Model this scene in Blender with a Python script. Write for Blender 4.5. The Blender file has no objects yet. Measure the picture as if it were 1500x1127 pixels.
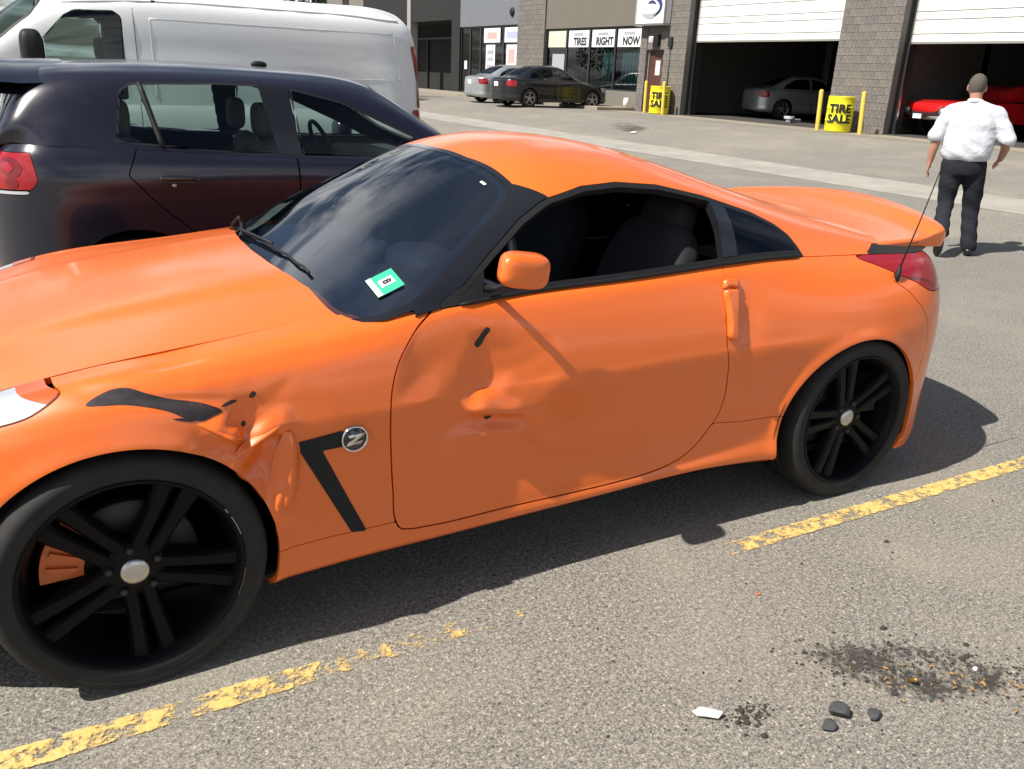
import bpy, bmesh, math, random
import numpy as np
from mathutils import Vector, Matrix

random.seed(7)
rng = np.random.default_rng(7)
S = bpy.context.scene
C = S.collection
rad = math.radians

# ------------------------------------------------------------------ camera
CAM_POS = Vector((-0.1111, -2.941, 1.570))
YAW, PITCH, ROLL, FPX = 0.5219, 0.3508, 0.0461, 1242.67
_f = Vector((math.sin(YAW) * math.cos(PITCH), math.cos(YAW) * math.cos(PITCH), -math.sin(PITCH)))
_r = Vector((math.cos(YAW), -math.sin(YAW), 0))
_u = _r.cross(_f)
_r2 = _r * math.cos(ROLL) + _u * math.sin(ROLL)
_u2 = -_r * math.sin(ROLL) + _u * math.cos(ROLL)
cam_d = bpy.data.cameras.new('camera')
cam_d.sensor_fit = 'HORIZONTAL'
cam_d.sensor_width = 36.0
cam_d.lens = FPX / 1500 * 36.0
cam_d.clip_start = 0.05
cam_d.clip_end = 2000
cam = bpy.data.objects.new('camera', cam_d)
cam.matrix_world = Matrix(((_r2.x, _u2.x, -_f.x, CAM_POS.x), (_r2.y, _u2.y, -_f.y, CAM_POS.y),
                           (_r2.z, _u2.z, -_f.z, CAM_POS.z), (0, 0, 0, 1)))
C.objects.link(cam)
S.camera = cam

# ------------------------------------------------------------------ sky, sun, exposure
SUN_EL = 51.6
CLOUD_SHIFT = (5.5, 0.8, 1.1)
W = bpy.data.worlds.new('World')
S.world = W
W.use_nodes = True
nt = W.node_tree
nt.nodes.clear()
N = nt.nodes.new
sky = N('ShaderNodeTexSky')
sky.sky_type = 'NISHITA'
sky.sun_disc = False
sky.sun_elevation = rad(SUN_EL)
sky.sun_rotation = rad(-93)
sky.air_density = 1.0
sky.dust_density = 1.2
tc = N('ShaderNodeTexCoord')
sep = N('ShaderNodeSeparateXYZ')
nt.links.new(tc.outputs['Generated'], sep.inputs[0])
# clouds: project the direction onto a cloud layer, so that they flatten towards the horizon
add = N('ShaderNodeMath'); add.operation = 'ADD'; add.inputs[1].default_value = 0.16
mx = N('ShaderNodeMath'); mx.operation = 'MAXIMUM'; mx.inputs[1].default_value = 0.0
nt.links.new(sep.outputs['Z'], mx.inputs[0]); nt.links.new(mx.outputs[0], add.inputs[0])
dv = N('ShaderNodeVectorMath'); dv.operation = 'DIVIDE'
cmb = N('ShaderNodeCombineXYZ')
for k in range(3):
    nt.links.new(add.outputs[0], cmb.inputs[k])
nt.links.new(tc.outputs['Generated'], dv.inputs[0]); nt.links.new(cmb.outputs[0], dv.inputs[1])
noi = N('ShaderNodeTexNoise'); noi.inputs['Scale'].default_value = 1.15
noi.inputs['Detail'].default_value = 9; noi.inputs['Roughness'].default_value = 0.62
noi.inputs['Distortion'].default_value = 0.35
off = N('ShaderNodeVectorMath'); off.operation = 'ADD'; off.inputs[1].default_value = CLOUD_SHIFT
nt.links.new(dv.outputs[0], off.inputs[0]); nt.links.new(off.outputs[0], noi.inputs['Vector'])
rmp = N('ShaderNodeValToRGB')
rmp.color_ramp.elements[0].position = 0.45; rmp.color_ramp.elements[0].color = (0, 0, 0, 1)
rmp.color_ramp.elements[1].position = 0.58; rmp.color_ramp.elements[1].color = (1, 1, 1, 1)
nt.links.new(noi.outputs['Fac'], rmp.inputs[0])
mix = N('ShaderNodeMixRGB')
mix.inputs['Color2'].default_value = (15.5, 16.0, 16.6, 1)
thin = N('ShaderNodeMapRange'); thin.interpolation_type = 'SMOOTHSTEP'      # cumulus low in the sky, clear blue overhead
thin.inputs[1].default_value = 0.30; thin.inputs[2].default_value = 0.66; thin.inputs[3].default_value = 1.0; thin.inputs[4].default_value = 0.06
nt.links.new(sep.outputs['Z'], thin.inputs[0])
cov = N('ShaderNodeMath'); cov.operation = 'MULTIPLY'
nt.links.new(rmp.outputs[0], cov.inputs[0]); nt.links.new(thin.outputs[0], cov.inputs[1])
nt.links.new(cov.outputs[0], mix.inputs['Fac']); nt.links.new(sky.outputs[0], mix.inputs['Color1'])
bg = N('ShaderNodeBackground'); bg.inputs['Strength'].default_value = 0.058
wo = N('ShaderNodeOutputWorld')
nt.links.new(mix.outputs[0], bg.inputs[0]); nt.links.new(bg.outputs[0], wo.inputs[0])

sun_d = bpy.data.lights.new('sun', 'SUN')
sun_d.energy = 5.0
sun_d.angle = rad(0.55)
sun_d.color = (1.0, 0.95, 0.87)
sun = bpy.data.objects.new('sun', sun_d)
sdir = Vector((0.79, 0.010, -1.0)).normalized()
sun.rotation_euler = sdir.to_track_quat('-Z', 'Y').to_euler()
sun.location = (-20, 0, 25)
C.objects.link(sun)

S.view_settings.view_transform = 'Standard'
S.view_settings.look = 'None'
S.view_settings.exposure = 0.55
S.view_settings.gamma = 1.0
S.view_settings.use_curve_mapping = False
S.render.engine = 'CYCLES'
S.cycles.max_bounces = 10
S.cycles.transparent_max_bounces = 24
S.cycles.caustics_reflective = False
S.cycles.caustics_refractive = False
S.cycles.sample_clamp_indirect = 6.0
# ------------------------------------------------------------------ mesh tools
class Mesh:
    """plain mesh: V (n,3), F list of index tuples, R (n,3) = rest positions used to evaluate cut lines"""
    def __init__(s, V, F, R=None):
        s.V = np.asarray(V, float).reshape(-1, 3); s.F = F
        s.R = s.V.copy() if R is None else R
    def copy(s): return Mesh(s.V.copy(), list(s.F), s.R.copy())

def cubic(P, t, tq):
    """natural C2 cubic spline through P (n,...) at knots t, sampled at tq"""
    P = np.asarray(P, float); n = len(t); h = np.diff(t)
    A = np.zeros((n, n)); B = np.zeros((n,) + P.shape[1:])
    A[0, 0] = A[-1, -1] = 1
    for i in range(1, n - 1):
        A[i, i - 1] = h[i - 1]; A[i, i] = 2 * (h[i - 1] + h[i]); A[i, i + 1] = h[i]
        B[i] = 6 * ((P[i + 1] - P[i]) / h[i] - (P[i] - P[i - 1]) / h[i - 1])
    M2 = np.linalg.solve(A, B.reshape(n, -1)).reshape(B.shape)
    k = np.clip(np.searchsorted(t, tq, side='right') - 1, 0, n - 2)
    sh = (-1,) + (1,) * (P.ndim - 1)
    d = (tq - t[k]).reshape(sh); e = (t[k + 1] - tq).reshape(sh); hh = h[k].reshape(sh)
    return (M2[k] * e ** 3 + M2[k + 1] * d ** 3) / (6 * hh) + (P[k] / hh - M2[k] * hh / 6) * e + (P[k + 1] / hh - M2[k + 1] * hh / 6) * d

def local(P, t, tq):
    """C1 local (finite difference Hermite) interpolation"""
    P = np.asarray(P, float); n = len(t); h = np.diff(t)
    sh = (-1,) + (1,) * (P.ndim - 1)
    s = np.diff(P, axis=0) / h.reshape(sh)
    m = np.empty_like(P); m[0] = s[0]; m[-1] = s[-1]
    if n > 2:
        w0 = h[1:].reshape(sh); w1 = h[:-1].reshape(sh)
        m[1:-1] = (s[:-1] * w0 + s[1:] * w1) / (w0 + w1)
    k = np.clip(np.searchsorted(t, tq, side='right') - 1, 0, n - 2)
    u = ((tq - t[k]) / h[k]).reshape(sh); hh = h[k].reshape(sh)
    return ((2 * u ** 3 - 3 * u ** 2 + 1) * P[k] + (u ** 3 - 2 * u ** 2 + u) * hh * m[k]
            + (-2 * u ** 3 + 3 * u ** 2) * P[k + 1] + (u ** 3 - u ** 2) * hh * m[k + 1])

def chord(P):
    d = np.linalg.norm(np.diff(P, axis=0), axis=-1)
    if d.ndim > 1: d = d.mean(axis=tuple(range(1, d.ndim)))
    return np.concatenate([[0], np.cumsum(np.maximum(d, 1e-4))])

def loft(P, nu, nv, fu=cubic, fv=local):
    """P (K,M,3) control net -> dense (nu,nv,3)"""
    P = np.asarray(P, float)
    tu = chord(P); A = fu(P, tu, np.linspace(0, tu[-1], nu))
    Q = np.swapaxes(A, 0, 1); tv = chord(Q)
    return np.swapaxes(fv(Q, tv, np.linspace(0, tv[-1], nv)), 0, 1)

def grid(P, flip=False):
    nu, nv = P.shape[:2]
    i = np.arange(nu * nv).reshape(nu, nv)
    q = np.stack([i[:-1, :-1], i[1:, :-1], i[1:, 1:], i[:-1, 1:]], -1).reshape(-1, 4)
    if flip: q = q[:, ::-1]
    return Mesh(P.reshape(-1, 3), [tuple(r) for r in q.tolist()])

def by_len(F):
    """faces as integer arrays, one per face size"""
    d = {}
    for f in F: d.setdefault(len(f), []).append(f)
    return {k: np.array(v, int) for k, v in d.items()}

def clip(m, phi):
    """keep the part of the mesh where phi < 0, cutting faces along phi = 0"""
    ins = phi < 0; keep = []; mixed = []
    for k, q in by_len(m.F).items():
        n = ins[q].sum(1); keep.append(q[n == k]); mixed += q[(n > 0) & (n < k)].tolist()
    nV, nR, F, cache = [], [], [], {}; n0 = len(m.V); V, R = m.V, m.R
    def cut(a, b):
        k = (a, b) if a < b else (b, a)
        if k not in cache:
            t = phi[a] / (phi[a] - phi[b]); cache[k] = n0 + len(nV)
            nV.append(V[a] + t * (V[b] - V[a])); nR.append(R[a] + t * (R[b] - R[a]))
        return cache[k]
    for f in mixed:
        g = []
        for j, a in enumerate(f):
            b = f[(j + 1) % len(f)]
            if ins[a]: g.append(a)
            if ins[a] != ins[b]: g.append(cut(a, b))
        if len(g) > 2: F.append(tuple(g))
    if nV: V = np.concatenate([V, np.array(nV)]); R = np.concatenate([R, np.array(nR)])
    used = np.zeros(len(V), bool)
    for q in keep: used[q.ravel()] = True
    for f in F: used[list(f)] = True
    mp = np.cumsum(used) - 1; ml = mp.tolist()
    out = [tuple(r) for q in keep for r in mp[q].tolist()] + [tuple(ml[a] for a in f) for f in F]
    return Mesh(V[used], out, R[used])

def normals(m):
    N_ = np.zeros_like(m.V)
    for k, q in by_len(m.F).items():
        n = np.cross(m.V[q[:, 1]] - m.V[q[:, 0]], m.V[q[:, 2]] - m.V[q[:, 0]])
        if k > 3: n = n + np.cross(m.V[q[:, 2]] - m.V[q[:, 0]], m.V[q[:, 3]] - m.V[q[:, 0]])
        for j in range(k): np.add.at(N_, q[:, j], n)
    return N_ / np.maximum(np.linalg.norm(N_, axis=1, keepdims=True), 1e-12)

def offset(m, d):
    return Mesh(m.V + normals(m) * d, list(m.F), m.R.copy())

def flange(m, depth, rnd=0.0):
    """turn the open edges inwards by depth, with separate vertices so that the fold reads sharp"""
    n = normals(m); cnt = {}
    for f in m.F:
        for j, a in enumerate(f):
            b = f[(j + 1) % len(f)]
            cnt[(a, b)] = 1
    E = [(a, b) for (a, b) in cnt if (b, a) not in cnt]
    V = m.V.tolist(); R = m.R.tolist(); F = list(m.F); up = {}; dn = {}
    for a, b in E:
        for k in (a, b):
            if k not in up:
                up[k] = len(V); V.append(m.V[k].tolist()); R.append(m.R[k].tolist())
                dn[k] = len(V); V.append((m.V[k] - n[k] * depth).tolist()); R.append(m.R[k].tolist())
        F.append((up[b], up[a], dn[a], dn[b]))
    return Mesh(np.array(V), F, np.array(R))

def mirror(m):
    s = np.array([1, -1, 1.0])
    return Mesh(m.V * s, [tuple(reversed(f)) for f in m.F], m.R * s)

def join(*ms):
    V, R, F, o = [], [], [], 0
    for m in ms:
        V.append(m.V); R.append(m.R); F += [tuple(a + o for a in f) for f in m.F]; o += len(m.V)
    return Mesh(np.concatenate(V), F, np.concatenate(R))

def curve2(P, n=160, closed=True, smooth=True):
    """dense polyline through 2-D points"""
    P = np.asarray(P, float)
    if closed: P = np.vstack([P, P[:1]])
    t = chord(P)
    if not smooth:
        tq = np.linspace(0, t[-1], n)
        return np.stack([np.interp(tq, t, P[:, k]) for k in range(2)], 1)
    if closed:
        Q = np.vstack([P[-3:-1], P, P[1:3]]); d = np.diff(t)
        tt = np.concatenate([[-d[-1] - d[-2], -d[-1]], t, [t[-1] + d[0], t[-1] + d[0] + d[1]]])
        return local(Q, tt, np.linspace(0, t[-1], n))
    return local(P, t, np.linspace(0, t[-1], n))

def sdpoly(Q, P):
    """signed distance (negative inside) of points Q (n,2) to the closed polygon P (k,2)"""
    P = np.asarray(P, float)
    if np.linalg.norm(P[0] - P[-1]) < 1e-9: P = P[:-1]
    lo, hi = P.min(0) - .08, P.max(0) + .08
    sel = np.where(((Q > lo) & (Q < hi)).all(1))[0]; out = np.full(len(Q), .08)      # far outside: only the sign matters
    x = np.ascontiguousarray(Q[sel, 0]); y = np.ascontiguousarray(Q[sel, 1]); d = np.full(len(sel), 1e9); ins = np.zeros(len(sel), bool)
    for a, b in zip(P, np.roll(P, -1, axis=0)):
        ex, ey = b - a; wx = x - a[0]; wy = y - a[1]
        t = (wx * ex + wy * ey) / max(ex * ex + ey * ey, 1e-12); np.minimum(t, 1, out=t); np.maximum(t, 0, out=t)
        wx2 = wx - t * ex; wy2 = wy - t * ey; np.minimum(d, wx2 * wx2 + wy2 * wy2, out=d)
        if ey != 0: ins ^= ((a[1] > y) != (b[1] > y)) & (wx < wy / ey * ex)
    d = np.sqrt(d); out[sel] = np.where(ins, -d, d)
    return out

def poly_phi(m, pts, axes=(0, 2), n=200, smooth=True):
    return sdpoly(m.R[:, list(axes)], curve2(pts, n, True, smooth))

# primitive builders, all returning Mesh
def box(x0, x1, y0, y1, z0, z1, bev=0.0):
    if bev <= 0:
        V = [(x, y, z) for z in (z0, z1) for y in (y0, y1) for x in (x0, x1)]
        return Mesh(V, [(0, 2, 3, 1), (4, 5, 7, 6), (0, 1, 5, 4), (2, 6, 7, 3), (0, 4, 6, 2), (1, 3, 7, 5)])
    bm = bmesh.new(); bmesh.ops.create_cube(bm, size=1)
    for v in bm.verts:
        v.co = Vector(((x0 + x1) / 2 + v.co.x * (x1 - x0), (y0 + y1) / 2 + v.co.y * (y1 - y0), (z0 + z1) / 2 + v.co.z * (z1 - z0)))
    bmesh.ops.bevel(bm, geom=bm.edges[:], offset=bev, segments=2, profile=0.5, affect='EDGES')
    return from_bm(bm)

def from_bm(bm):
    bm.verts.index_update()
    m = Mesh([v.co[:] for v in bm.verts], [tuple(v.index for v in f.verts) for f in bm.faces]); bm.free(); return m

def revolve(prof, n=48, axis='y', a0=0.0, a1=2 * math.pi):
    """prof: list of (r, h); revolve round an axis through the origin"""
    prof = np.array(prof, float); full = abs(a1 - a0 - 2 * math.pi) < 1e-6
    a = np.linspace(a0, a1, n, endpoint=not full)
    r = prof[:, 0][None]; h = prof[:, 1][None] + 0 * a[:, None]
    c, s = np.cos(a)[:, None] * r, np.sin(a)[:, None] * r
    P = {'y': np.stack([c, h, s], -1), 'z': np.stack([c, s, h], -1), 'x': np.stack([h, c, s], -1)}[axis]
    if full: P = np.concatenate([P, P[:1]], 0)
    return grid(P, flip=(axis == 'y'))

def tube(pts, r, n=10, cap=True):
    P = np.asarray(pts, float); r = np.broadcast_to(np.asarray(r, float), (len(P),))
    T = np.gradient(P, axis=0); T /= np.maximum(np.linalg.norm(T, axis=1, keepdims=True), 1e-9)
    ref = np.array([0, 0, 1.0]) if abs(T[0][2]) < 0.9 else np.array([1.0, 0, 0])
    V, F = [], []
    for p, t, q in zip(P, T, r):
        a = np.cross(t, ref); a /= np.linalg.norm(a); b = np.cross(t, a); ref = -np.cross(t, a) if False else ref
        for k in range(n):
            an = 2 * math.pi * k / n
            V.append(p + q * (math.cos(an) * a + math.sin(an) * b))
    for i in range(len(P) - 1):
        for k in range(n):
            k2 = (k + 1) % n
            F.append((i * n + k, i * n + k2, (i + 1) * n + k2, (i + 1) * n + k))
    if cap:
        F.append(tuple(reversed(range(n)))); F.append(tuple((len(P) - 1) * n + k for k in range(n)))
    return Mesh(V, F)

def prism(P2, d0, d1, axes='xz'):
    """extrude a closed 2-D outline between two depths; axes names the plane"""
    P2 = np.asarray(P2, float); n = len(P2)
    def put(d):
        o = np.full(n, d)
        return {'xz': np.stack([P2[:, 0], o, P2[:, 1]], 1), 'yz': np.stack([o, P2[:, 0], P2[:, 1]], 1), 'xy': np.stack([P2[:, 0], P2[:, 1], o], 1)}[axes]
    V = np.concatenate([put(d0), put(d1)])
    F = [tuple(range(n)), tuple(reversed(range(n, 2 * n)))] + [(i, i + n, (i + 1) % n + n, (i + 1) % n) for i in range(n)]
    bm = bmesh.new(); vs = [bm.verts.new(v) for v in V]
    for f in F:
        try: bm.faces.new([vs[a] for a in f])
        except ValueError: pass
    bmesh.ops.recalc_face_normals(bm, faces=bm.faces[:])
    return from_bm(bm)

def xf(m, M4):
    A = np.array(M4); V = m.V @ A[:3, :3].T + A[:3, 3]
    F = m.F if np.linalg.det(A[:3, :3]) > 0 else [tuple(reversed(f)) for f in m.F]
    return Mesh(V, list(F), m.R)

def move(m, x=0, y=0, z=0):
    return Mesh(m.V + np.array([x, y, z]), list(m.F), m.R)

def obj(name, m, mat, parent=None, smooth=True, label=None, angle=None):
    me = bpy.data.meshes.new(name)
    if isinstance(m, Mesh):
        me.from_pydata(m.V.tolist(), [], m.F)
    else:
        m.to_mesh(me); m.free()
    for k in (mat if isinstance(mat, (list, tuple)) else [mat]): me.materials.append(k)
    if smooth: me.polygons.foreach_set('use_smooth', [True] * len(me.polygons))
    if angle is not None: me.set_sharp_from_angle(angle=rad(angle))
    me.update()
    o = bpy.data.objects.new(name, me); C.objects.link(o)
    if parent is not None: o.parent = parent
    if label: o['label'] = label
    return o

def thing(name, label, cat, loc=(0, 0, 0), rotz=0.0, group=None):
    o = bpy.data.objects.new(name, None); C.objects.link(o)
    o.empty_display_size = 0.2
    o.location = loc; o.rotation_euler = (0, 0, rotz); o['label'] = label; o['category'] = cat
    if group: o['group'] = group
    return o

def tag(o, label, cat, group=None):
    o['label'] = label; o['category'] = cat
    if group: o['group'] = group
    return o

def struct(name, m, mat, parent=None, smooth=False, kind='structure'):
    o = obj(name, m, mat, parent, smooth)
    if parent is None: o['kind'] = kind
    return o

def copy_tree(o, parent=None):
    c = o.copy(); C.objects.link(c)
    if parent is not None: c.parent = parent
    for ch in list(o.children): copy_tree(ch, c)
    return c

# ------------------------------------------------------------------ materials
def mat(name, col=(0.5, 0.5, 0.5), rough=0.5, metal=0.0, coat=0.0, spec=0.5, **kw):
    m = bpy.data.materials.new(name); m.use_nodes = True
    b = m.node_tree.nodes['Principled BSDF']
    b.inputs['Base Color'].default_value = (*col, 1); b.inputs['Roughness'].default_value = rough
    b.inputs['Metallic'].default_value = metal; b.inputs['Coat Weight'].default_value = coat
    b.inputs['Coat Roughness'].default_value = kw.get('coat_rough', 0.04)
    b.inputs['Specular IOR Level'].default_value = spec
    return m

def nodes(m):
    t = m.node_tree; return t, t.nodes['Principled BSDF'], t.nodes['Material Output']

def noise(t, scale, detail=4, rough=0.55, vec=None, dist=0.0):
    n = t.nodes.new('ShaderNodeTexNoise'); n.inputs['Scale'].default_value = scale
    n.inputs['Detail'].default_value = detail; n.inputs['Roughness'].default_value = rough; n.inputs['Distortion'].default_value = dist
    if vec is None:
        tc_ = t.nodes.get('TC') or t.nodes.new('ShaderNodeTexCoord'); tc_.name = 'TC'
        vec = tc_.outputs['Object']
    t.links.new(vec, n.inputs['Vector']); return n.outputs['Fac']

def ramp(t, fac, stops):
    r = t.nodes.new('ShaderNodeValToRGB'); e = r.color_ramp.elements
    while len(e) < len(stops): e.new(0.5)
    for k, (p, c) in enumerate(stops):
        e[k].position = p; e[k].color = (c, c, c, 1) if isinstance(c, (int, float)) else (*c, 1)
    t.links.new(fac, r.inputs[0]); return r.outputs[0]

def mixc(t, fac, a, b, mode='MIX'):
    n = t.nodes.new('ShaderNodeMixRGB'); n.blend_type = mode
    for i, v in ((0, fac), (1, a), (2, b)):
        if isinstance(v, (int, float)): n.inputs[i].default_value = v if i == 0 else (v, v, v, 1)
        elif isinstance(v, tuple): n.inputs[i].default_value = (*v, 1)
        else: t.links.new(v, n.inputs[i])
    return n.outputs[0]

def bump(t, b, height, strength, dist):
    n = t.nodes.new('ShaderNodeBump'); n.inputs['Strength'].default_value = strength; n.inputs['Distance'].default_value = dist
    t.links.new(height, n.inputs['Height']); t.links.new(n.outputs[0], b.inputs['Normal']); return n

def glass_mat(name, tint, rough=0.0, ior=1.5, clear=1.0):
    """thin pane: tinted see-through plus mirror reflection by Fresnel"""
    m = bpy.data.materials.new(name); m.use_nodes = True; t = m.node_tree; t.nodes.clear()
    tr = t.nodes.new('ShaderNodeBsdfTransparent'); tr.inputs[0].default_value = (*tint, 1)
    gl = t.nodes.new('ShaderNodeBsdfGlossy'); gl.inputs['Roughness'].default_value = rough
    fr = t.nodes.new('ShaderNodeFresnel'); fr.inputs[0].default_value = ior
    mx_ = t.nodes.new('ShaderNodeMixShader'); out = t.nodes.new('ShaderNodeOutputMaterial')
    ge = t.nodes.new('ShaderNodeNewGeometry'); ml = t.nodes.new('ShaderNodeMath'); ml.operation = 'MULTIPLY'
    iv = t.nodes.new('ShaderNodeMath'); iv.operation = 'SUBTRACT'; iv.inputs[0].default_value = 1.0
    t.links.new(ge.outputs['Backfacing'], iv.inputs[1])
    t.links.new(fr.outputs[0], ml.inputs[0]); t.links.new(iv.outputs[0], ml.inputs[1])   # the inner face of a pane mirrors nothing
    t.links.new(ml.outputs[0], mx_.inputs[0]); t.links.new(tr.outputs[0], mx_.inputs[1]); t.links.new(gl.outputs[0], mx_.inputs[2])
    t.links.new(mx_.outputs[0], out.inputs[0]); return m
# ------------------------------------------------------------------ the sports car: surfaces of the body
# x runs from the front axle (0) to the rear axle (2.65), y = -w on the driver's side, z up
PLAN = [(-.80, 0), (-.79, .25), (-.74, .50), (-.60, .67), (-.40, .800), (-.2, .872), (0, .902), (.2, .900), (.4, .888), (.55, .880), (.68, .876),
        (.80, .873), (1.1, .870), (1.5, .870), (1.9, .876), (2.2, .890), (2.45, .908), (2.65, .914), (2.85, .908), (3.04, .878), (3.2, .79),
        (3.33, .62), (3.41, .35), (3.43, 0)]
# (z, inset) per ring from the sill up, at some stations
SEC = {
 0: [(.16, .06), (.19, .01), (.26, 0), (.36, 0), (.46, 0), (.52, .005), (.56, .015), (.60, .035), (.635, .07), (.66, .12), (.68, .18)],
 2: [(.16, .06), (.19, .01), (.26, 0), (.36, 0), (.46, 0), (.53, .005), (.57, .015), (.615, .035), (.655, .07), (.685, .12), (.70, .18)],
 3: [(.16, .06), (.19, .012), (.27, 0), (.38, 0), (.49, 0), (.56, .005), (.60, .012), (.65, .03), (.69, .06), (.72, .11), (.738, .17)],
 4: [(.16, .06), (.20, .015), (.28, .008), (.39, .005), (.52, .002), (.62, 0), (.66, .008), (.70, .022), (.735, .05), (.765, .095), (.778, .155)],
 5: [(.17, .06), (.21, .015), (.29, .010), (.40, .008), (.55, .003), (.66, 0), (.70, .006), (.745, .02), (.785, .05), (.815, .10), (.822, .168)],
 6: [(.18, .05), (.21, .015), (.29, .012), (.40, .010), (.55, .004), (.68, 0), (.715, .004), (.765, .018), (.812, .048), (.846, .10), (.852, .178)],
 7: [(.19, .05), (.22, .015), (.30, .012), (.41, .010), (.55, .004), (.68, 0), (.712, .004), (.770, .018), (.826, .046), (.864, .098), (.872, .180)],
 8: [(.195, .05), (.225, .013), (.305, .010), (.42, .014), (.55, .005), (.68, 0), (.705, .004), (.775, .018), (.838, .044), (.882, .096), (.893, .182)],
 9: [(.198, .05), (.228, .012), (.31, .008), (.42, .016), (.55, .006), (.68, 0), (.702, .003), (.778, .017), (.85, .040), (.898, .09), (.912, .178)],
 10: [(.200, .05), (.23, .011), (.30, .008), (.42, .018), (.55, .007), (.68, 0), (.70, .003), (.78, .016), (.858, .036), (.908, .075), (.922, .130)],
 11: [(.200, .05), (.23, .010), (.295, .008), (.42, .020), (.55, .008), (.68, 0), (.70, .003), (.78, .016), (.862, .035), (.915, .058), (.928, .078)],
 12: [(.208, .05), (.235, .008), (.29, .008), (.42, .022), (.55, .009), (.683, 0), (.703, .003), (.785, .016), (.868, .036), (.928, .060), (.945, .080)],
 13: [(.222, .05), (.245, .006), (.295, .008), (.42, .022), (.55, .009), (.69, 0), (.71, .003), (.79, .016), (.875, .038), (.940, .064), (.960, .085)],
 14: [(.232, .05), (.255, .006), (.31, .010), (.42, .020), (.56, .009), (.70, 0), (.72, .003), (.795, .016), (.882, .042), (.952, .072), (.978, .098)],
 15: [(.215, .05), (.245, .008), (.33, .014), (.43, .018), (.56, .010), (.70, 0), (.72, .004), (.80, .020), (.888, .052), (.958, .092), (.984, .124)],
 16: [(.21, .05), (.24, .010), (.33, .012), (.43, .012), (.56, .006), (.70, 0), (.725, .004), (.805, .024), (.885, .062), (.950, .118), (.974, .162)],
 17: [(.20, .05), (.24, .012), (.32, .012), (.42, .012), (.56, .004), (.70, 0), (.725, .005), (.805, .026), (.882, .066), (.944, .126), (.966, .174)],
 18: [(.17, .03), (.22, .010), (.31, .008), (.42, .006), (.56, .002), (.69, 0), (.72, .005), (.80, .024), (.876, .062), (.938, .118), (.960, .168)],
 19: [(.135, .02), (.19, .006), (.29, .004), (.41, .002), (.55, 0), (.67, 0), (.71, .004), (.79, .020), (.866, .050), (.930, .096), (.954, .142)],
 20: [(.145, .02), (.19, .012), (.29, .010), (.41, .006), (.55, .0), (.66, 0), (.70, .004), (.78, .016), (.86, .04), (.924, .080), (.950, .120)],
 21: [(.17, .06), (.20, .04), (.29, .020), (.41, .010), (.55, .0), (.66, 0), (.70, .004), (.78, .014), (.86, .035), (.92, .07), (.946, .105)],
 23: [(.18, .08), (.21, .05), (.29, .025), (.41, .010), (.55, .0), (.66, 0), (.70, .004), (.78, .014), (.86, .035), (.92, .07), (.944, .105)],
}
def shell_net(PLAN, SEC):
    P = np.array(PLAN, float); K = len(P)
    T = np.gradient(P, axis=0); T[0] = (0, 1); T[-1] = (0, -1)
    T /= np.linalg.norm(T, axis=1, keepdims=True)
    Nn = np.stack([-T[:, 1], T[:, 0]], 1)                       # outward in plan
    ks = sorted(SEC); tab = np.array([SEC[k] for k in ks], float)
    out = np.zeros((K, tab.shape[1], 3))
    for k in range(K):
        row = np.array([[np.interp(k, ks, tab[:, j, c]) for c in range(2)] for j in range(tab.shape[1])])
        for j in range(len(row)):
            q = P[k] - Nn[k] * row[j, 1]
            out[k, j] = (q[0], -max(q[1], 0), row[j, 0])
    return out
NET = shell_net(PLAN, SEC)
NU, NV = 760, 210
def arch_flare(V):
    """raised lip round both wheel openings"""
    o = np.zeros(len(V))
    for cx, cz, R_ in ((0, .33, .362), (2.61, .30, .380)):
        r = np.hypot(V[:, 0] - cx, V[:, 2] - cz)
        o += .008 * np.exp(-((r - R_) / .030) ** 2) * (V[:, 2] > .2)
    return o
SHELL = grid(loft(NET, NU, NV))
SHELL.V[:, 1] -= arch_flare(SHELL.V) * (np.abs(SHELL.V[:, 1]) > .6)
SHELL.R = SHELL.V.copy()

# top line of the shell as a function of x, used as the lower edge of the canopy
_top = loft(NET, NU, NV)[:, -1]
_fr = np.argmax(_top[:, 0] > .5)
def shell_top(x):
    s = _top[_fr:]; k = np.argmax(s[:, 0]) + 1; s = s[:k]
    return np.interp(x, s[:, 0], -s[:, 1]), np.interp(x, s[:, 0], s[:, 2])

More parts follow.
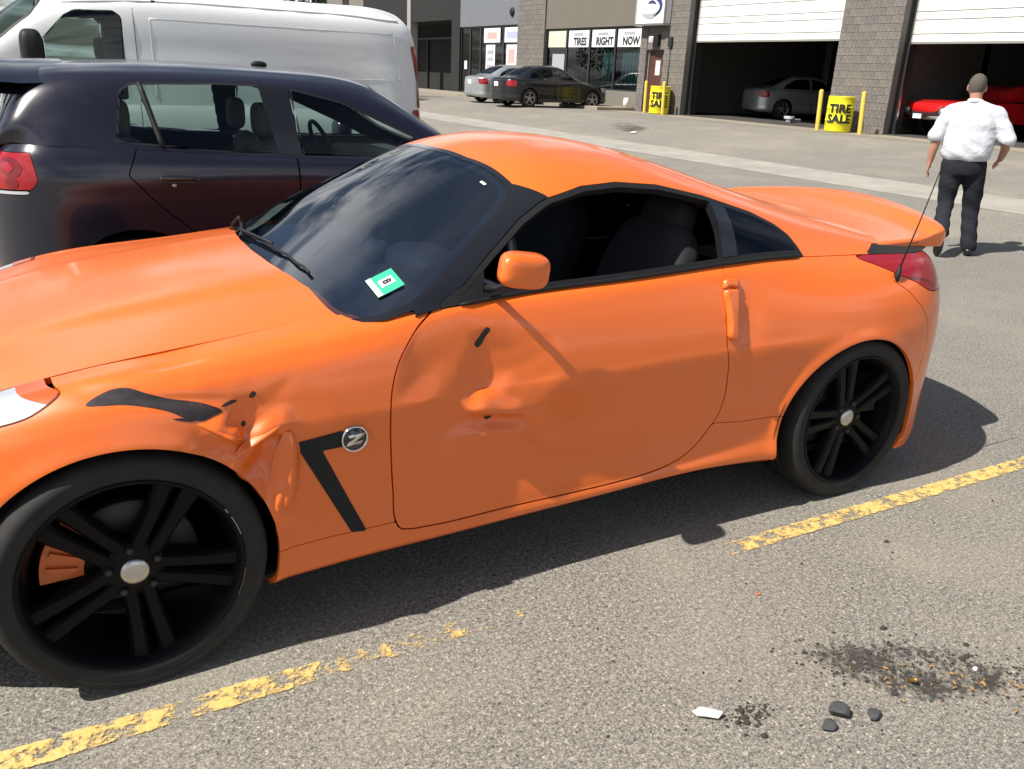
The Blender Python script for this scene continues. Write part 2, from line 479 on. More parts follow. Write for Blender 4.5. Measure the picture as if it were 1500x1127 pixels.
# canopy: half sections (w, z) from the belt to the middle, at stations x
CAN = [
 (.50, [(.84, .86), (.78, .88), (.66, .895), (.45, .91), (.22, .915), (0, .915)]),
 (.65, [(.83, .89), (.76, .92), (.64, .95), (.44, .98), (.22, 1.0), (0, 1.005)]),
 (.80, [(.815, .925), (.75, .98), (.62, 1.037), (.43, 1.075), (.22, 1.096), (0, 1.102)]),
 (1.00, [(.80, .94), (.745, 1.02), (.63, 1.110), (.44, 1.170), (.22, 1.203), (0, 1.213)]),
 (1.20, [(.795, .948), (.725, 1.06), (.62, 1.163), (.45, 1.248), (.22, 1.293), (0, 1.305)]),
 (1.35, [(.792, .952), (.715, 1.08), (.61, 1.198), (.46, 1.284), (.22, 1.335), (0, 1.348)]),
 (1.55, [(.788, .960), (.705, 1.095), (.605, 1.208), (.46, 1.292), (.22, 1.345), (0, 1.359)]),
 (1.80, [(.785, .970), (.697, 1.097), (.595, 1.199), (.455, 1.275), (.22, 1.322), (0, 1.334)]),
 (2.05, [(.775, .978), (.685, 1.085), (.58, 1.168), (.445, 1.227), (.22, 1.267), (0, 1.278)]),
 (2.30, [(.760, .980), (.668, 1.062), (.565, 1.125), (.435, 1.167), (.22, 1.197), (0, 1.206)]),
 (2.55, [(.745, .977), (.655, 1.032), (.555, 1.076), (.43, 1.108), (.22, 1.132), (0, 1.140)]),
 (2.80, [(.735, .970), (.645, 1.003), (.55, 1.032), (.43, 1.055), (.22, 1.073), (0, 1.08)]),
 (3.05, [(.715, .962), (.625, .980), (.53, .995), (.42, 1.008), (.22, 1.018), (0, 1.022)]),
 (3.25, [(.62, .957), (.55, .968), (.48, .977), (.38, .985), (.20, .992), (0, .994)]),
 (3.34, [(.50, .953), (.45, .961), (.38, .968), (.30, .974), (.16, .978), (0, .98)]),
]
def canopy_net(can, top=None):
    out = []
    for x, sec in can:
        L = [(x, -w, z) for w, z in sec]
        if top is not None and 1.0 <= x < 3.2:
            w, z = top(x); L[0] = (x, -w + .004, z + .002)
        out.append(L + [(a, -b, c) for a, b, c in reversed(L[:-1])])
    return np.array(out)
CANOPY = grid(loft(canopy_net(CAN, shell_top), 420, 300))

# ------------------------------------------------------------------ shared materials
M = {}
def paint(name, col, rough=.32, flake=0.0, coat=1.0, dust=.0, metal=0.0, kcoat=.05):
    m = mat(name, col, rough, metal, coat, coat_rough=kcoat); t, b, _ = nodes(m)
    f = noise(t, 3.0, 5, .6)
    c = mixc(t, ramp(t, f, [(.35, 0.0), (.75, dust)]), col, tuple(min(1, k * .6 + .16) for k in col))
    t.links.new(c, b.inputs['Base Color'])
    r = ramp(t, noise(t, 9.0, 6, .6), [(.3, rough * .85), (.8, min(1, rough * 1.35))]); t.links.new(r, b.inputs['Roughness'])
    return m
M['orange'] = paint('orange_paint', (.80, .148, .011), .42, dust=.03, coat=.75, kcoat=.13)
M['black_gloss'] = mat('black_gloss', (.012, .012, .014), .18, coat=.6)
M['black_trim'] = mat('black_trim', (.010, .010, .011), .6, spec=.35)
M['black_matte'] = mat('black_matte', (.010, .010, .011), .85)
M['void'] = mat('dark_inside', (.006, .006, .007), .95, spec=.1)
M['chrome'] = mat('chrome', (.75, .75, .76), .10, 1.0)
M['satin'] = mat('satin_metal', (.55, .54, .52), .32, 1.0)
M['steel'] = mat('brake_steel', (.045, .043, .042), .5, .6)
M['caliper'] = mat('caliper_orange', (.62, .13, .02), .45, coat=.4)
M['white'] = mat('white_plastic', (.8, .8, .8), .4)
M['red_lens'] = mat('red_lens', (.30, .005, .009), .18, coat=.35)
M['clear_lens'] = mat('clear_lens', (.46, .47, .50), .15, coat=1.0)
M['fabric'] = mat('seat_fabric', (.022, .022, .024), .9)
M['dash'] = mat('dash_plastic', (.03, .032, .036), .7)
M['ws_glass'] = glass_mat('windscreen_glass', (.34, .41, .54), 0.0, 3.0)
M['tint_glass'] = glass_mat('tinted_glass', (.16, .18, .18), 0.0, 1.5)
M['car_glass'] = glass_mat('car_glass', (.74, .86, .80), 0.0, 1.5)
M['amber'] = mat('amber_lens', (.55, .10, .02), .2, coat=.6)
M['lamp_glass'] = glass_mat('lamp_glass', (.9, .9, .9), 0.0, 1.5)
M['reflector'] = mat('reflector', (.72, .70, .66), .25, .6)
M['scuff'] = mat('black_scuff', (.020, .014, .017), .65)
def _sc():
    t, b, _ = nodes(M['scuff']); t.links.new(ramp(t, noise(t, 38, 6, .7), [(.35, (.012, .009, .011)), (.62, (.030, .020, .024)), (.80, (.16, .05, .02))]), b.inputs['Base Color'])
_sc()
def rubber():
    m = mat('tyre_rubber', (.010, .010, .011), .8); t, b, _ = nodes(m)
    c = ramp(t, noise(t, 14, 6, .65), [(.35, (.008, .008, .009)), (.75, (.020, .019, .018))]); t.links.new(c, b.inputs['Base Color'])
    bump(t, b, noise(t, 160, 3), .15, .002); return m
M['rubber'] = rubber()
M['rim_black'] = mat('rim_black', (.004, .004, .005), .45, spec=.14)
M['letter_black'] = mat('letter_black', (.012, .012, .012), .6)
M['letter_white'] = mat('letter_white', (.8, .8, .8), .5)
M['green_print'] = mat('green_print', (.03, .42, .24), .45)

def text_mesh(body, size, bold=True, depth=0.0):
    """flat lettering as a mesh in the xy plane, centred"""
    cu = bpy.data.curves.new('lettering', 'FONT'); cu.body = body; cu.size = size
    cu.align_x = 'CENTER'; cu.align_y = 'CENTER'; cu.extrude = depth; cu.resolution_u = 3
    if bold: cu.offset = size * .042
    o = bpy.data.objects.new('lettering', cu); C.objects.link(o)
    dg = bpy.context.evaluated_depsgraph_get(); me = o.evaluated_get(dg).to_mesh()
    m = Mesh([v.co[:] for v in me.vertices], [tuple(p.vertices) for p in me.polygons])
    o.evaluated_get(dg).to_mesh_clear(); C.objects.unlink(o); bpy.data.objects.remove(o); bpy.data.curves.remove(cu)
    return m
# ------------------------------------------------------------------ ground
def zg(x):
    t = np.clip((np.asarray(x, float) - 8.8) / 7.4, 0, 1.0)
    return .44 * t ** 1.5 * (1 - .25 * t) / .75
def asphalt():
    m = mat('asphalt', (.14, .135, .125), .88, spec=.3); t, b, _ = nodes(m)
    fine = noise(t, 150, 4, .8); mid = noise(t, 68, 3, .75); patch = noise(t, .9, 5, .6, dist=.4); big = noise(t, .13, 4, .6)
    v = t.nodes.new('ShaderNodeTexVoronoi'); v.inputs['Scale'].default_value = 120; t.links.new(t.nodes['TC'].outputs['Object'], v.inputs['Vector'])
    c = ramp(t, fine, [(.33, (.045, .043, .040)), (.44, (.150, .143, .130)), (.55, (.235, .225, .204)), (.68, (.50, .48, .44))])
    chips = ramp(t, v.outputs['Color'], [(.12, (.55, .55, .55)), (.5, (1, 1, 1)), (.93, (1.25, 1.24, 1.2))])
    c = mixc(t, .6, c, chips, 'MULTIPLY')
    pits = ramp(t, mid, [(.33, (.12, .12, .12)), (.43, (.85, .85, .85)), (.58, (1.05, 1.05, 1.05)), (.67, (1.9, 1.88, 1.82))]); c = mixc(t, .85, c, pits, 'MULTIPLY')
    sand = ramp(t, patch, [(.48, 0.0), (.72, .42)]); c = mixc(t, sand, c, (.30, .272, .222))
    tone = ramp(t, big, [(.30, (.98, .98, .98)), (.70, (1.32, 1.28, 1.20))]); c = mixc(t, 1.0, c, tone, 'MULTIPLY')
    t.links.new(c, b.inputs['Base Color'])
    h = mixc(t, .5, fine, mid); bump(t, b, h, .8, .009)
    return m
def concrete(name, c0, c1, sc=6):
    m = mat(name, c0, .85, spec=.3); t, b, _ = nodes(m)
    c = ramp(t, noise(t, sc, 8, .65), [(.3, c0), (.7, c1)])
    sp = ramp(t, noise(t, 170, 3, .7), [(.32, (.75, .75, .75)), (.6, (1.05, 1.05, 1.05))]); c = mixc(t, .8, c, sp, 'MULTIPLY')
    t.links.new(c, b.inputs['Base Color']); bump(t, b, noise(t, 140, 4), .2, .004); return m
M['asphalt'] = asphalt()
M['concrete'] = concrete('pale_concrete', (.27, .255, .225), (.38, .36, .32), 2.0)
M['apron'] = concrete('tan_concrete', (.23, .20, .155), (.33, .29, .23), 1.2)
def sheet(x0, x1, y0, y1, dz, nx=2, ny=2):
    xs = np.linspace(x0, x1, nx); ys = np.linspace(y0, y1, ny)
    X_, Y_ = np.meshgrid(xs, ys, indexing='ij')
    return grid(np.stack([X_, Y_, zg(X_) + dz], -1))
xs = np.concatenate([[-400, -60, -10], np.linspace(8.3, 20.0, 48), [60, 400]]); ys = np.array([-400, -60, -10, 0, 10, 30, 70, 400.0])
X_, Y_ = np.meshgrid(xs, ys, indexing='ij')
struct('ground', grid(np.stack([X_, Y_, zg(X_)], -1)), M['asphalt'], smooth=True)
struct('concrete_strip', sheet(11.35, 12.45, -40, 60, .004, 12, 2), M['concrete'], smooth=True)
struct('concrete_apron', sheet(19.0, 20.45, -8, 24.4, .006, 4, 2), M['apron'], smooth=True)
0 and struct('tar_seam', sheet(13.1, 13.15, -40, 60, .004, 2, 2), mat('tar', (.03, .03, .03), .6))
# sidewalk in front of the shops
sw_ = box(18.7, 20.5, 24.4, 31.2, .3, .56, .02)
struct('pavement', sw_, M['apron']); struct('pavement', box(18.7, 20.5, 33.5, 66, .3, .56, .02), M['apron'])
struct('pavement', box(19.2, 20.5, 31.2, 33.5, .3, .56), M['apron'])
# worn yellow bay lines
def line_mat(name, breaks, yc=None):
    m = mat(name, (.70, .46, .12), .75, spec=.3); t, b, out = nodes(m)
    f1 = noise(t, 15, 6, .65); f2 = noise(t, 95, 4, .7)
    s = t.nodes.new('ShaderNodeSeparateXYZ'); t.links.new(t.nodes['TC'].outputs['Object'], s.inputs[0])
    w = ramp(t, s.outputs[0], breaks) if False else None
    mr = t.nodes.new('ShaderNodeMapRange'); mr.inputs[1].default_value = -2; mr.inputs[2].default_value = 8
    t.links.new(s.outputs[0], mr.inputs[0])
    w = ramp(t, mr.outputs[0], breaks)
    h = mixc(t, .32, f1, f2)
    if yc is not None:                                                 # ragged edges
        ed = t.nodes.new('ShaderNodeMath'); ed.operation = 'ADD'; ed.inputs[1].default_value = -yc; t.links.new(s.outputs[1], ed.inputs[0])
        ab = t.nodes.new('ShaderNodeMath'); ab.operation = 'ABSOLUTE'; t.links.new(ed.outputs[0], ab.inputs[0])
        h = mixc(t, ramp(t, ab.outputs[0], [(.036, 0.0), (.056, .75)]), h, 0.0)
    th = t.nodes.new('ShaderNodeMath'); th.operation = 'SUBTRACT'; t.links.new(h, th.inputs[0]); t.links.new(w, th.inputs[1])
    k = t.nodes.new('ShaderNodeMath'); k.operation = 'MULTIPLY'; k.use_clamp = True; k.inputs[1].default_value = 12; t.links.new(th.outputs[0], k.inputs[0])
    c = mixc(t, ramp(t, f2, [(.4, 0.0), (.75, .6)]), (.62, .41, .12), (.70, .55, .28))
    c = mixc(t, ramp(t, f1, [(.25, .5), (.45, 0.0)]), c, (.22, .19, .14)); t.links.new(c, b.inputs['Base Color'])
    tr = t.nodes.new('ShaderNodeBsdfTransparent'); mx_ = t.nodes.new('ShaderNodeMixShader')
    t.links.new(k.outputs[0], mx_.inputs[0]); t.links.new(tr.outputs[0], mx_.inputs[1]); t.links.new(b.outputs[0], mx_.inputs[2]); t.links.new(mx_.outputs[0], out.inputs[0])
    bump(t, b, f2, .3, .003); return m
u = lambda x: (x + 2) / 10
M['line_near'] = line_mat('worn_yellow_paint', [(u(-.3), .40), (u(.0), .43), (u(.08), .52), (u(.16), .41), (u(.34), .43), (u(.48), .52), (u(.8), .515), (u(1.05), .545), (u(1.15), .9), (u(1.78), .9), (u(1.88), .52), (u(2.1), .45), (u(2.5), .425), (u(4.0), .435)], -1.030)
M['line_far'] = line_mat('worn_yellow_paint_far', [(0.0, .42), (1.0, .42)])
pl = Mesh([(-1.6, -1.075, .004), (5.9, -1.085, .004), (5.9, -.985, .004), (-1.6, -.975, .004)], [(0, 1, 2, 3)])
struct('parking_line', pl, M['line_near'])
for y in (1.42, 4.25, -3.9):
    struct('parking_line', Mesh([(-1.6, y - .05, .004), (5.9, y - .05, .004), (5.9, y + .05, .004), (-1.6, y + .05, .004)], [(0, 1, 2, 3)]), M['line_far'])
# ------------------------------------------------------------------ the shop and garage building (front along x = 20.4)
def block_mat():
    m = mat('split_block', (.20, .185, .17), .9, spec=.2); t, b, _ = nodes(m)
    oi = t.nodes.new('ShaderNodeObjectInfo')
    c = ramp(t, noise(t, 22, 8, .75), [(.28, (.085, .078, .072)), (.5, (.175, .162, .150)), (.75, (.29, .27, .25))])
    tint = ramp(t, oi.outputs['Random'], [(0, (.90, .90, .91)), (.5, (1, .99, .98)), (1, (1.09, 1.07, 1.05))]); c = mixc(t, 1.0, c, tint, 'MULTIPLY')
    t.links.new(c, b.inputs['Base Color']); bump(t, b, noise(t, 40, 6, .7), .9, .02); return m
M['block'] = block_mat()
M['mortar'] = mat('mortar', (.155, .145, .135), .95)
def stucco(name, col):
    m = mat(name, col, .9, spec=.2); t, b, _ = nodes(m)
    c = mixc(t, ramp(t, noise(t, 1.2, 6, .6), [(.3, 0.0), (.75, .5)]), col, tuple(k * .8 for k in col)); t.links.new(c, b.inputs['Base Color'])
    bump(t, b, noise(t, 60, 4), .3, .005); return m
M['fascia'] = stucco('taupe_fascia', (.165, .150, .128)); M['fascia_blue'] = stucco('grey_fascia', (.17, .18, .20)); M['dark_wall'] = stucco('dark_wall', (.03, .03, .03))
M['knee'] = stucco('knee_wall', (.20, .185, .16)); M['pale'] = stucco('pale_post', (.32, .31, .30))
M['door_white'] = paint('roller_white', (.74, .73, .70), .5, dust=.25, coat=0)
M['brown_door'] = paint('brown_door_paint', (.085, .028, .018), .5, dust=.15, coat=0)
M['sign_blue'] = mat('sign_blue', (.035, .045, .16), .5)
M['frame'] = mat('window_frame', (.035, .035, .038), .5, .3)
M['shop_glass'] = glass_mat('shop_glass', (.55, .62, .62), 0.0, 1.5)
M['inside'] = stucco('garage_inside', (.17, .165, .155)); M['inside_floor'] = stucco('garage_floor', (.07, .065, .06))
M['poster'] = mat('poster_white', (.72, .72, .74), .5); M['poster_cream'] = mat('poster_cream', (.60, .60, .46), .5); M['print_red'] = mat('print_red', (.60, .36, .33), .6)
M['print_blue'] = mat('print_blue', (.40, .42, .58), .6); M['print_grey'] = mat('print_grey', (.36, .36, .40), .6)
M['yellow'] = paint('yellow_paint', (.78, .70, .012), .5, dust=.12, coat=0); M['bollard'] = paint('bollard_yellow', (.62, .46, .06), .55, dust=.35, coat=0)
bld = thing('shop_building', 'grey block building with shop windows and two open garage bays', 'building', (20.4, 20, .45))
B0 = Vector((20.4, 20, .45))
def bobj(name, m, mt, parent=None, **kw):
    return obj(name, move(m, -B0.x, -B0.y, -B0.z), mt, bld if parent is None else parent, **kw)
Z0, ZT = .30, 7.2
# piers of split block
blk = {}
def pier(y0, y1, x0=20.4, x1=21.1, ztop=5.0):
    p = bobj('pier', box(x0 + .012, x1, y0 + .005, y1 - .005, Z0, ZT), M['mortar'], smooth=False)
    def put(w, cx, cy, cz, d=.08, axis='y'):
        key = (round(w, 3), axis)
        if key not in blk:
            hw = w / 2 - .0035
            blk[key] = bobj('block', move(box(-.02, .06, -hw, hw, -.0965, .0965, .005), B0.x, B0.y, B0.z) if axis == 'y' else move(box(-hw, hw, -.02, .06, -.0965, .0965, .005), B0.x, B0.y, B0.z), M['block'], p, smooth=False)
            o = blk[key]
        else:
            o = blk[key].copy(); C.objects.link(o); o.parent = p
        o.location = (cx - B0.x, cy - B0.y, cz - B0.z)
    n = 0
    while .46 + n * .2 < ztop:
        z = .55 + n * .2; off = .2 * (n % 2); y = y0 - off
        while y < y1 - .02:
            a, b = max(y, y0), min(y + .4, y1)
            if b - a > .05: put(b - a, x0 + .008 + random.uniform(-.003, .003), (a + b) / 2, z)
            y += .4
        n += 1
    return p
PIERS = [(13.15, 15.15), (21.72, 22.95), (23.95, 24.35), (31.3, 33.7)]
for a, b in PIERS: pier(a, b, ztop=4.7)
bobj('pier_head', box(20.42, 21.1, 22.95, 23.95, 2.62, ZT), M['block'], smooth=False)
bobj('wall', box(20.5, 21.1, -14, 6.6, Z0, ZT), M['block'], smooth=False)
bobj('wall', box(20.45, 21.05, 6.6, 13.15, 4.75, ZT), M['fascia'], smooth=False)
bobj('wall', box(20.45, 21.05, 15.15, 21.72, 4.75, ZT), M['fascia'], smooth=False)
# brown door with its notice
dr = bobj('door', box(20.58, 20.64, 22.98, 23.92, .46, 2.60, .01), M['brown_door'], smooth=False)
bobj('door_frame', join(box(20.52, 20.66, 22.95, 22.98, .46, 2.62), box(20.52, 20.66, 23.92, 23.95, .46, 2.62), box(20.52, 20.66, 22.98, 23.92, 2.60, 2.64)), M['pale'], dr, smooth=False)
bobj('notice', box(20.572, 20.58, 23.30, 23.56, 1.75, 2.25), M['poster'], dr, smooth=False)
bobj('handle', box(20.53, 20.58, 23.08, 23.12, 1.42, 1.56), M['satin'], dr, smooth=False)
# white sign with a swoosh
sg = bobj('sign', box(20.10, 20.40, 22.72, 24.36, 3.46, 5.0, .02), M['white'], smooth=False)
def arc(cy, cz, ay, az, t0, t1, w0, w1, n=28):
    o, i = [], []
    for k in range(n + 1):
        t = t0 + (t1 - t0) * k / n; w = w0 + (w1 - w0) * abs(math.sin(math.pi * k / n))
        o.append((cy + (ay + w) * math.cos(t), cz + (az + w) * math.sin(t))); i.append((cy + (ay - w) * math.cos(t), cz + (az - w) * math.sin(t)))
    return o + i[::-1]
for t0, t1, mm, q in ((.9, 4.3, M['sign_blue'], 0), (3.5, 5.6, M['print_grey'], .03)):
    bobj('swoosh', prism(arc(23.58, 4.02, .62 - q, .34 - q, t0, t1, .012, .085), 20.085, 20.099, 'yz'), mm, sg, smooth=False)
bobj('sign_print', prism(arc(23.50, 3.88, .36, .30, 1.0, 2.3, .02, .05), 20.085, 20.099, 'yz'), M['sign_blue'], sg, smooth=False)
bobj('sign_frame', join(box(20.06, 20.42, 22.68, 24.40, 3.40, 3.46), box(20.06, 20.12, 22.68, 22.72, 3.46, 5.0), box(20.06, 20.12, 24.36, 24.40, 3.46, 5.0)), M['satin'], sg, smooth=False)
# wall lamp and meter box
lm = bobj('wall_lamp', box(20.26, 20.40, 23.18, 23.45, 2.72, 3.12, .02), M['black_trim'], smooth=False)
bobj('lamp_lens', box(20.20, 20.27, 23.40, 23.66, 2.82, 3.06, .03), M['clear_lens'], lm)
bobj('meter_box', box(20.30, 20.40, 22.45, 22.65, 2.70, 3.02, .01), M['frame'], smooth=False)
bobj('conduit', tube([(20.37, 22.55, .5), (20.37, 22.55, 2.7)], .02, 8), M['frame'])
# shop front: fascia, glazing bars, panes, posters
def text_on_wall(body, y, z, size, x, mt, parent, name='lettering'):
    tm = text_mesh(body, size)
    V = np.stack([np.full(len(tm.V), x), y - tm.V[:, 0], z + tm.V[:, 1]], 1)
    return bobj(name, Mesh(V, [f for f in tm.F]), mt, parent, smooth=False)
bobj('fascia', box(20.46, 21.0, 24.35, 31.3, 3.45, 5.2, .01), M['fascia'], smooth=False)
bobj('fascia', box(20.46, 21.0, 33.7, 39.9, 3.70, 5.2, .01), M['fascia_blue'], smooth=False)
bobj('wall', box(20.47, 21.0, 24.35, 39.9, 5.2, ZT), M['fascia'], smooth=False)
bobj('knee_wall', box(20.48, 20.9, 24.35, 31.3, Z0, 1.12, .01), M['knee'], smooth=False)
ys = [24.40, 26.12, 27.90, 29.64, 31.26]
for i in range(4):
    w = bobj('window', join(box(20.52, 20.60, ys[i], ys[i] + .05, 1.12, 3.45), box(20.52, 20.60, ys[i + 1] - .05, ys[i + 1], 1.12, 3.45), box(20.52, 20.60, ys[i] + .05, ys[i + 1] - .05, 3.39, 3.45), box(20.52, 20.60, ys[i] + .05, ys[i + 1] - .05, 1.12, 1.18)), M['frame'], smooth=False)
    bobj('pane', box(20.555, 20.565, ys[i] + .05, ys[i + 1] - .05, 1.18, 3.39), M['shop_glass'], w, smooth=False)
    po = bobj('poster', box(20.535, 20.545, ys[i] + .10, ys[i + 1] - .12, 2.72, 3.36), M['poster_cream'] if i == 3 else M['poster'], w, smooth=False)
    yc = (ys[i] + ys[i + 1]) / 2
    if i < 3: text_on_wall(('NOW', 'RIGHT', 'TIRES')[i], yc - .12, 2.92, .40, 20.530, M['letter_black'], w)
    bobj('print', box(20.528, 20.5345, yc - .35, yc + .35, 3.16, 3.26), M['print_grey'] if i < 3 else M['poster'], w, smooth=False)
    if i == 3: bobj('menu_board', box(20.535, 20.545, 29.78, 30.75, 1.35, 2.45), M['print_grey'], w, smooth=False)
    if i == 0:
        for q in range(6): bobj('curtain', tube([(20.75, ys[0] + .25 + q * .22, 1.2), (20.76, ys[0] + .26 + q * .22, 2.7)], .09, 8), mat('teal_curtain', (.10, .19, .20), .9) if q == 0 else bpy.data.materials['teal_curtain'], w)
    if i == 1:
        for q in range(3): bobj('curtain', tube([(20.75, ys[1] + .5 + q * .22, 1.2), (20.76, ys[1] + .5 + q * .22, 2.7)], .09, 8), bpy.data.materials['teal_curtain'], w)
# second shop: door and two windows
yy = [33.75, 35.25, 37.65, 38.8, 39.85]
for i in range(4):
    w = bobj('window', join(box(20.52, 20.60, yy[i], yy[i] + .06, .50, 3.70), box(20.52, 20.60, yy[i + 1] - .06, yy[i + 1], .50, 3.70), box(20.52, 20.60, yy[i] + .06, yy[i + 1] - .06, 3.63, 3.70), box(20.52, 20.60, yy[i] + .06, yy[i + 1] - .06, .50, .62)), M['frame'], smooth=False)
    bobj('pane', box(20.555, 20.565, yy[i] + .06, yy[i + 1] - .06, .62, 3.63), M['shop_glass'], w, smooth=False)
    if i == 0:
        bobj('poster', box(20.535, 20.545, 33.80, 35.18, 2.95, 3.60), M['poster'], w, smooth=False); bobj('print', box(20.528, 20.534, 33.95, 35.0, 3.12, 3.42), M['print_blue'], w, smooth=False)
        bobj('poster', box(20.535, 20.545, 33.95, 34.95, 1.30, 2.85), M['poster'], w, smooth=False); bobj('print', box(20.528, 20.534, 34.15, 34.75, 2.05, 2.65), M['print_red'], w, smooth=False)
    if i == 1:
        bobj('poster', box(20.535, 20.545, 35.62, 37.30, 2.95, 3.60), M['poster'], w, smooth=False); bobj('print', box(20.528, 20.534, 35.95, 36.95, 3.12, 3.42), M['print_red'], w, smooth=False)
        bobj('poster', box(20.535, 20.545, 36.10, 37.05, 1.25, 2.85), M['poster'], w, smooth=False)
        for q in range(4): bobj('print', box(20.528, 20.534, 36.25, 36.90, 1.45 + q * .33, 1.62 + q * .33), M['print_grey'], w, smooth=False)
    if i == 3: bobj('notice', box(20.535, 20.545, 39.15, 39.45, 1.7, 2.1), M['poster'], w, smooth=False)
bobj('round_lamp', move(xf(revolve([(0, -.06), (.16, -.04), (.19, 0), (.19, .06)], 20), Matrix.Rotation(rad(-90), 4, 'Z')), 20.42, 34.35, 4.25), M['black_trim'])
# dark porch further along, with posts
bobj('porch_back', box(22.6, 22.9, 39.9, 66, Z0, ZT), M['dark_wall'], smooth=False)
bobj('porch_soffit', box(20.5, 22.6, 39.9, 66, 4.1, ZT), M['dark_wall'], smooth=False)
for y0, y1, mm in ((39.9, 40.9, 'dark_wall'), (46.5, 47.0, 'pale'), (54.4, 57.2, 'knee'), (58.6, 62.0, 'knee')):
    bobj('porch_post', box(20.45, 20.9, y0, y1, Z0, ZT), M[mm], smooth=False)
for y in (41.6, 43.4, 45.0, 48.6, 50.4, 52.6): bobj('door_bar', box(22.45, 22.6, y, y + .10, .5, 3.4), M['frame'], smooth=False)
bobj('door_bar', box(22.45, 22.6, 41.6, 53, 3.3, 3.42), M['frame'], smooth=False)
# shop interiors and garage interior
bobj('shop_room', join(box(25.0, 25.2, 24.2, 39.9, Z0, 5), box(21, 25, 24.2, 39.9, Z0, .47), box(21.0, 25, 24.2, 24.35, .47, 5), box(21, 25.2, 39.9, 40.1, .47, 5), box(21, 25, 24.35, 39.9, 4.2, 4.4)), M['inside'], smooth=False)
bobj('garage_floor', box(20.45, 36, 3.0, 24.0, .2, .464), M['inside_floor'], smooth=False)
bobj('garage_back', join(box(36, 36.3, 2.8, 24.2, .2, 6), box(21.1, 36, 2.8, 3.0, .464, 6), box(21.1, 36, 24.0, 24.19, .464, 6), box(20.9, 36.3, 2.8, 24.2, 6, 6.2)), M['inside'], smooth=False)
for y0, y1, hz in ((15.15, 21.72, 2.90), (6.6, 13.15, 2.80)):
    gd = bobj('garage_door', box(20.86, 20.90, y0, y1, hz + .02, 4.8), M['void'], smooth=False)
    z = hz; k = 0
    first = None
    while z < 4.75:
        h = (.20, .34)[k % 2]
        m = box(20.80, 20.86, y0 + .03, y1 - .03, z + .008, z + h - .008, .012)
        bobj('panel', m, M['door_white'], gd, smooth=False)
        z += h; k += 1
    bobj('bottom_seal', box(20.79, 20.87, y0 + .03, y1 - .03, hz - .035, hz + .006), mat('seal_grey', (.25, .24, .22), .7), gd, smooth=False)
    for ye in (y0 + .02, y1 - .08): bobj('door_track', box(20.74, 20.80, ye, ye + .06, .46, 4.7), M['satin'] if ye > y0 + 1 else M['frame'], gd, smooth=False)
    bobj('jamb_shade', box(20.6, 21.1, y1 - .012, y1 + .0, .46, 4.75), M['dark_wall'], gd, smooth=False)  # dark sheet over the reveal, its shade put into the colour
for y in (13.9, 17.2, 19.6): bobj('lift_post', box(25.2, 25.5, y, y + .3, .46, 4.2), M['frame'], smooth=False)
bobj('partition', box(21.1, 36, 13.9, 14.2, .464, 6), M['inside'], smooth=False)
for kx, (rx, ry) in enumerate(((33.5, 16.6), (33.5, 21.6), (30.5, 6.0), (31.5, 10.4))):
    rk = thing('tyre_rack', ('dark tyre rack at the back of the left garage bay, right side', 'dark tyre rack at the back of the left garage bay, left side', 'dark tyre rack deep in the right garage bay, right side', 'dark tyre rack deep in the right garage bay, left side')[kx], 'rack', (rx, ry, .464), 0, 'tyre racks inside the garage')
    obj('frame', join(*[box(a, a + .06, b, b + .06, 0, 3.0) for a in (0, .6) for b in (-1.2, 1.2)], *[box(0, .66, -1.2, 1.26, z, z + .06) for z in (.3, 1.2, 2.1)]), M['frame'], rk, smooth=False)
    for z in (.36, 1.26, 2.16):
        for q in range(8): obj('tyre', move(revolve([(.2, -.1), (.30, -.1), (.33, -.06), (.33, .06), (.30, .1), (.2, .1)], 20), .33, -1.05 + q * .29, z + .33), M['rubber'], rk)
cb = tag(obj('tool_cabinet', box(29.0, 29.9, 25.0 - 3.2, 25.0 - 1.3, .47, 2.6, .02), mat('cabinet_green', (.035, .05, .045), .5), smooth=False), 'tall dark tool cabinet at the back of the left garage bay', 'cabinet')
tag(obj('workbench', join(box(31, 32, 15.5, 19.5, 1.3, 1.4), *[box(31 + a, 31.08 + a, y, y + .08, .464, 1.3) for a in (0, .9) for y in (15.55, 19.4)]), M['frame'], smooth=False), 'dark workbench against the back of the left garage bay', 'workbench')
tag(obj('spare_tyre', xf(revolve([(.2, 0), (.30, -.02), (.34, .04), (.34, .16), (.30, .22), (.2, .2)], 32), Matrix.Translation((24.6, 17.35, 1.55)) @ Matrix.Rotation(rad(-60), 4, 'Z')), mat('tyre_grey', (.10, .10, .10), .8)), 'spare tyre hanging beside the grey silver sedan in the garage', 'tyre')
jk = tag(obj('trolley_jack', join(box(22.0, 22.5, 18.05, 18.25, .47, .58, .02), tube([(22.05, 18.15, .56), (21.7, 17.7, .62)], .025, 8), box(21.95, 22.15, 18.0, 18.3, .56, .66, .02)), M['clear_lens'], smooth=False), 'pale trolley jack on the garage floor behind the grey silver sedan', 'jack')

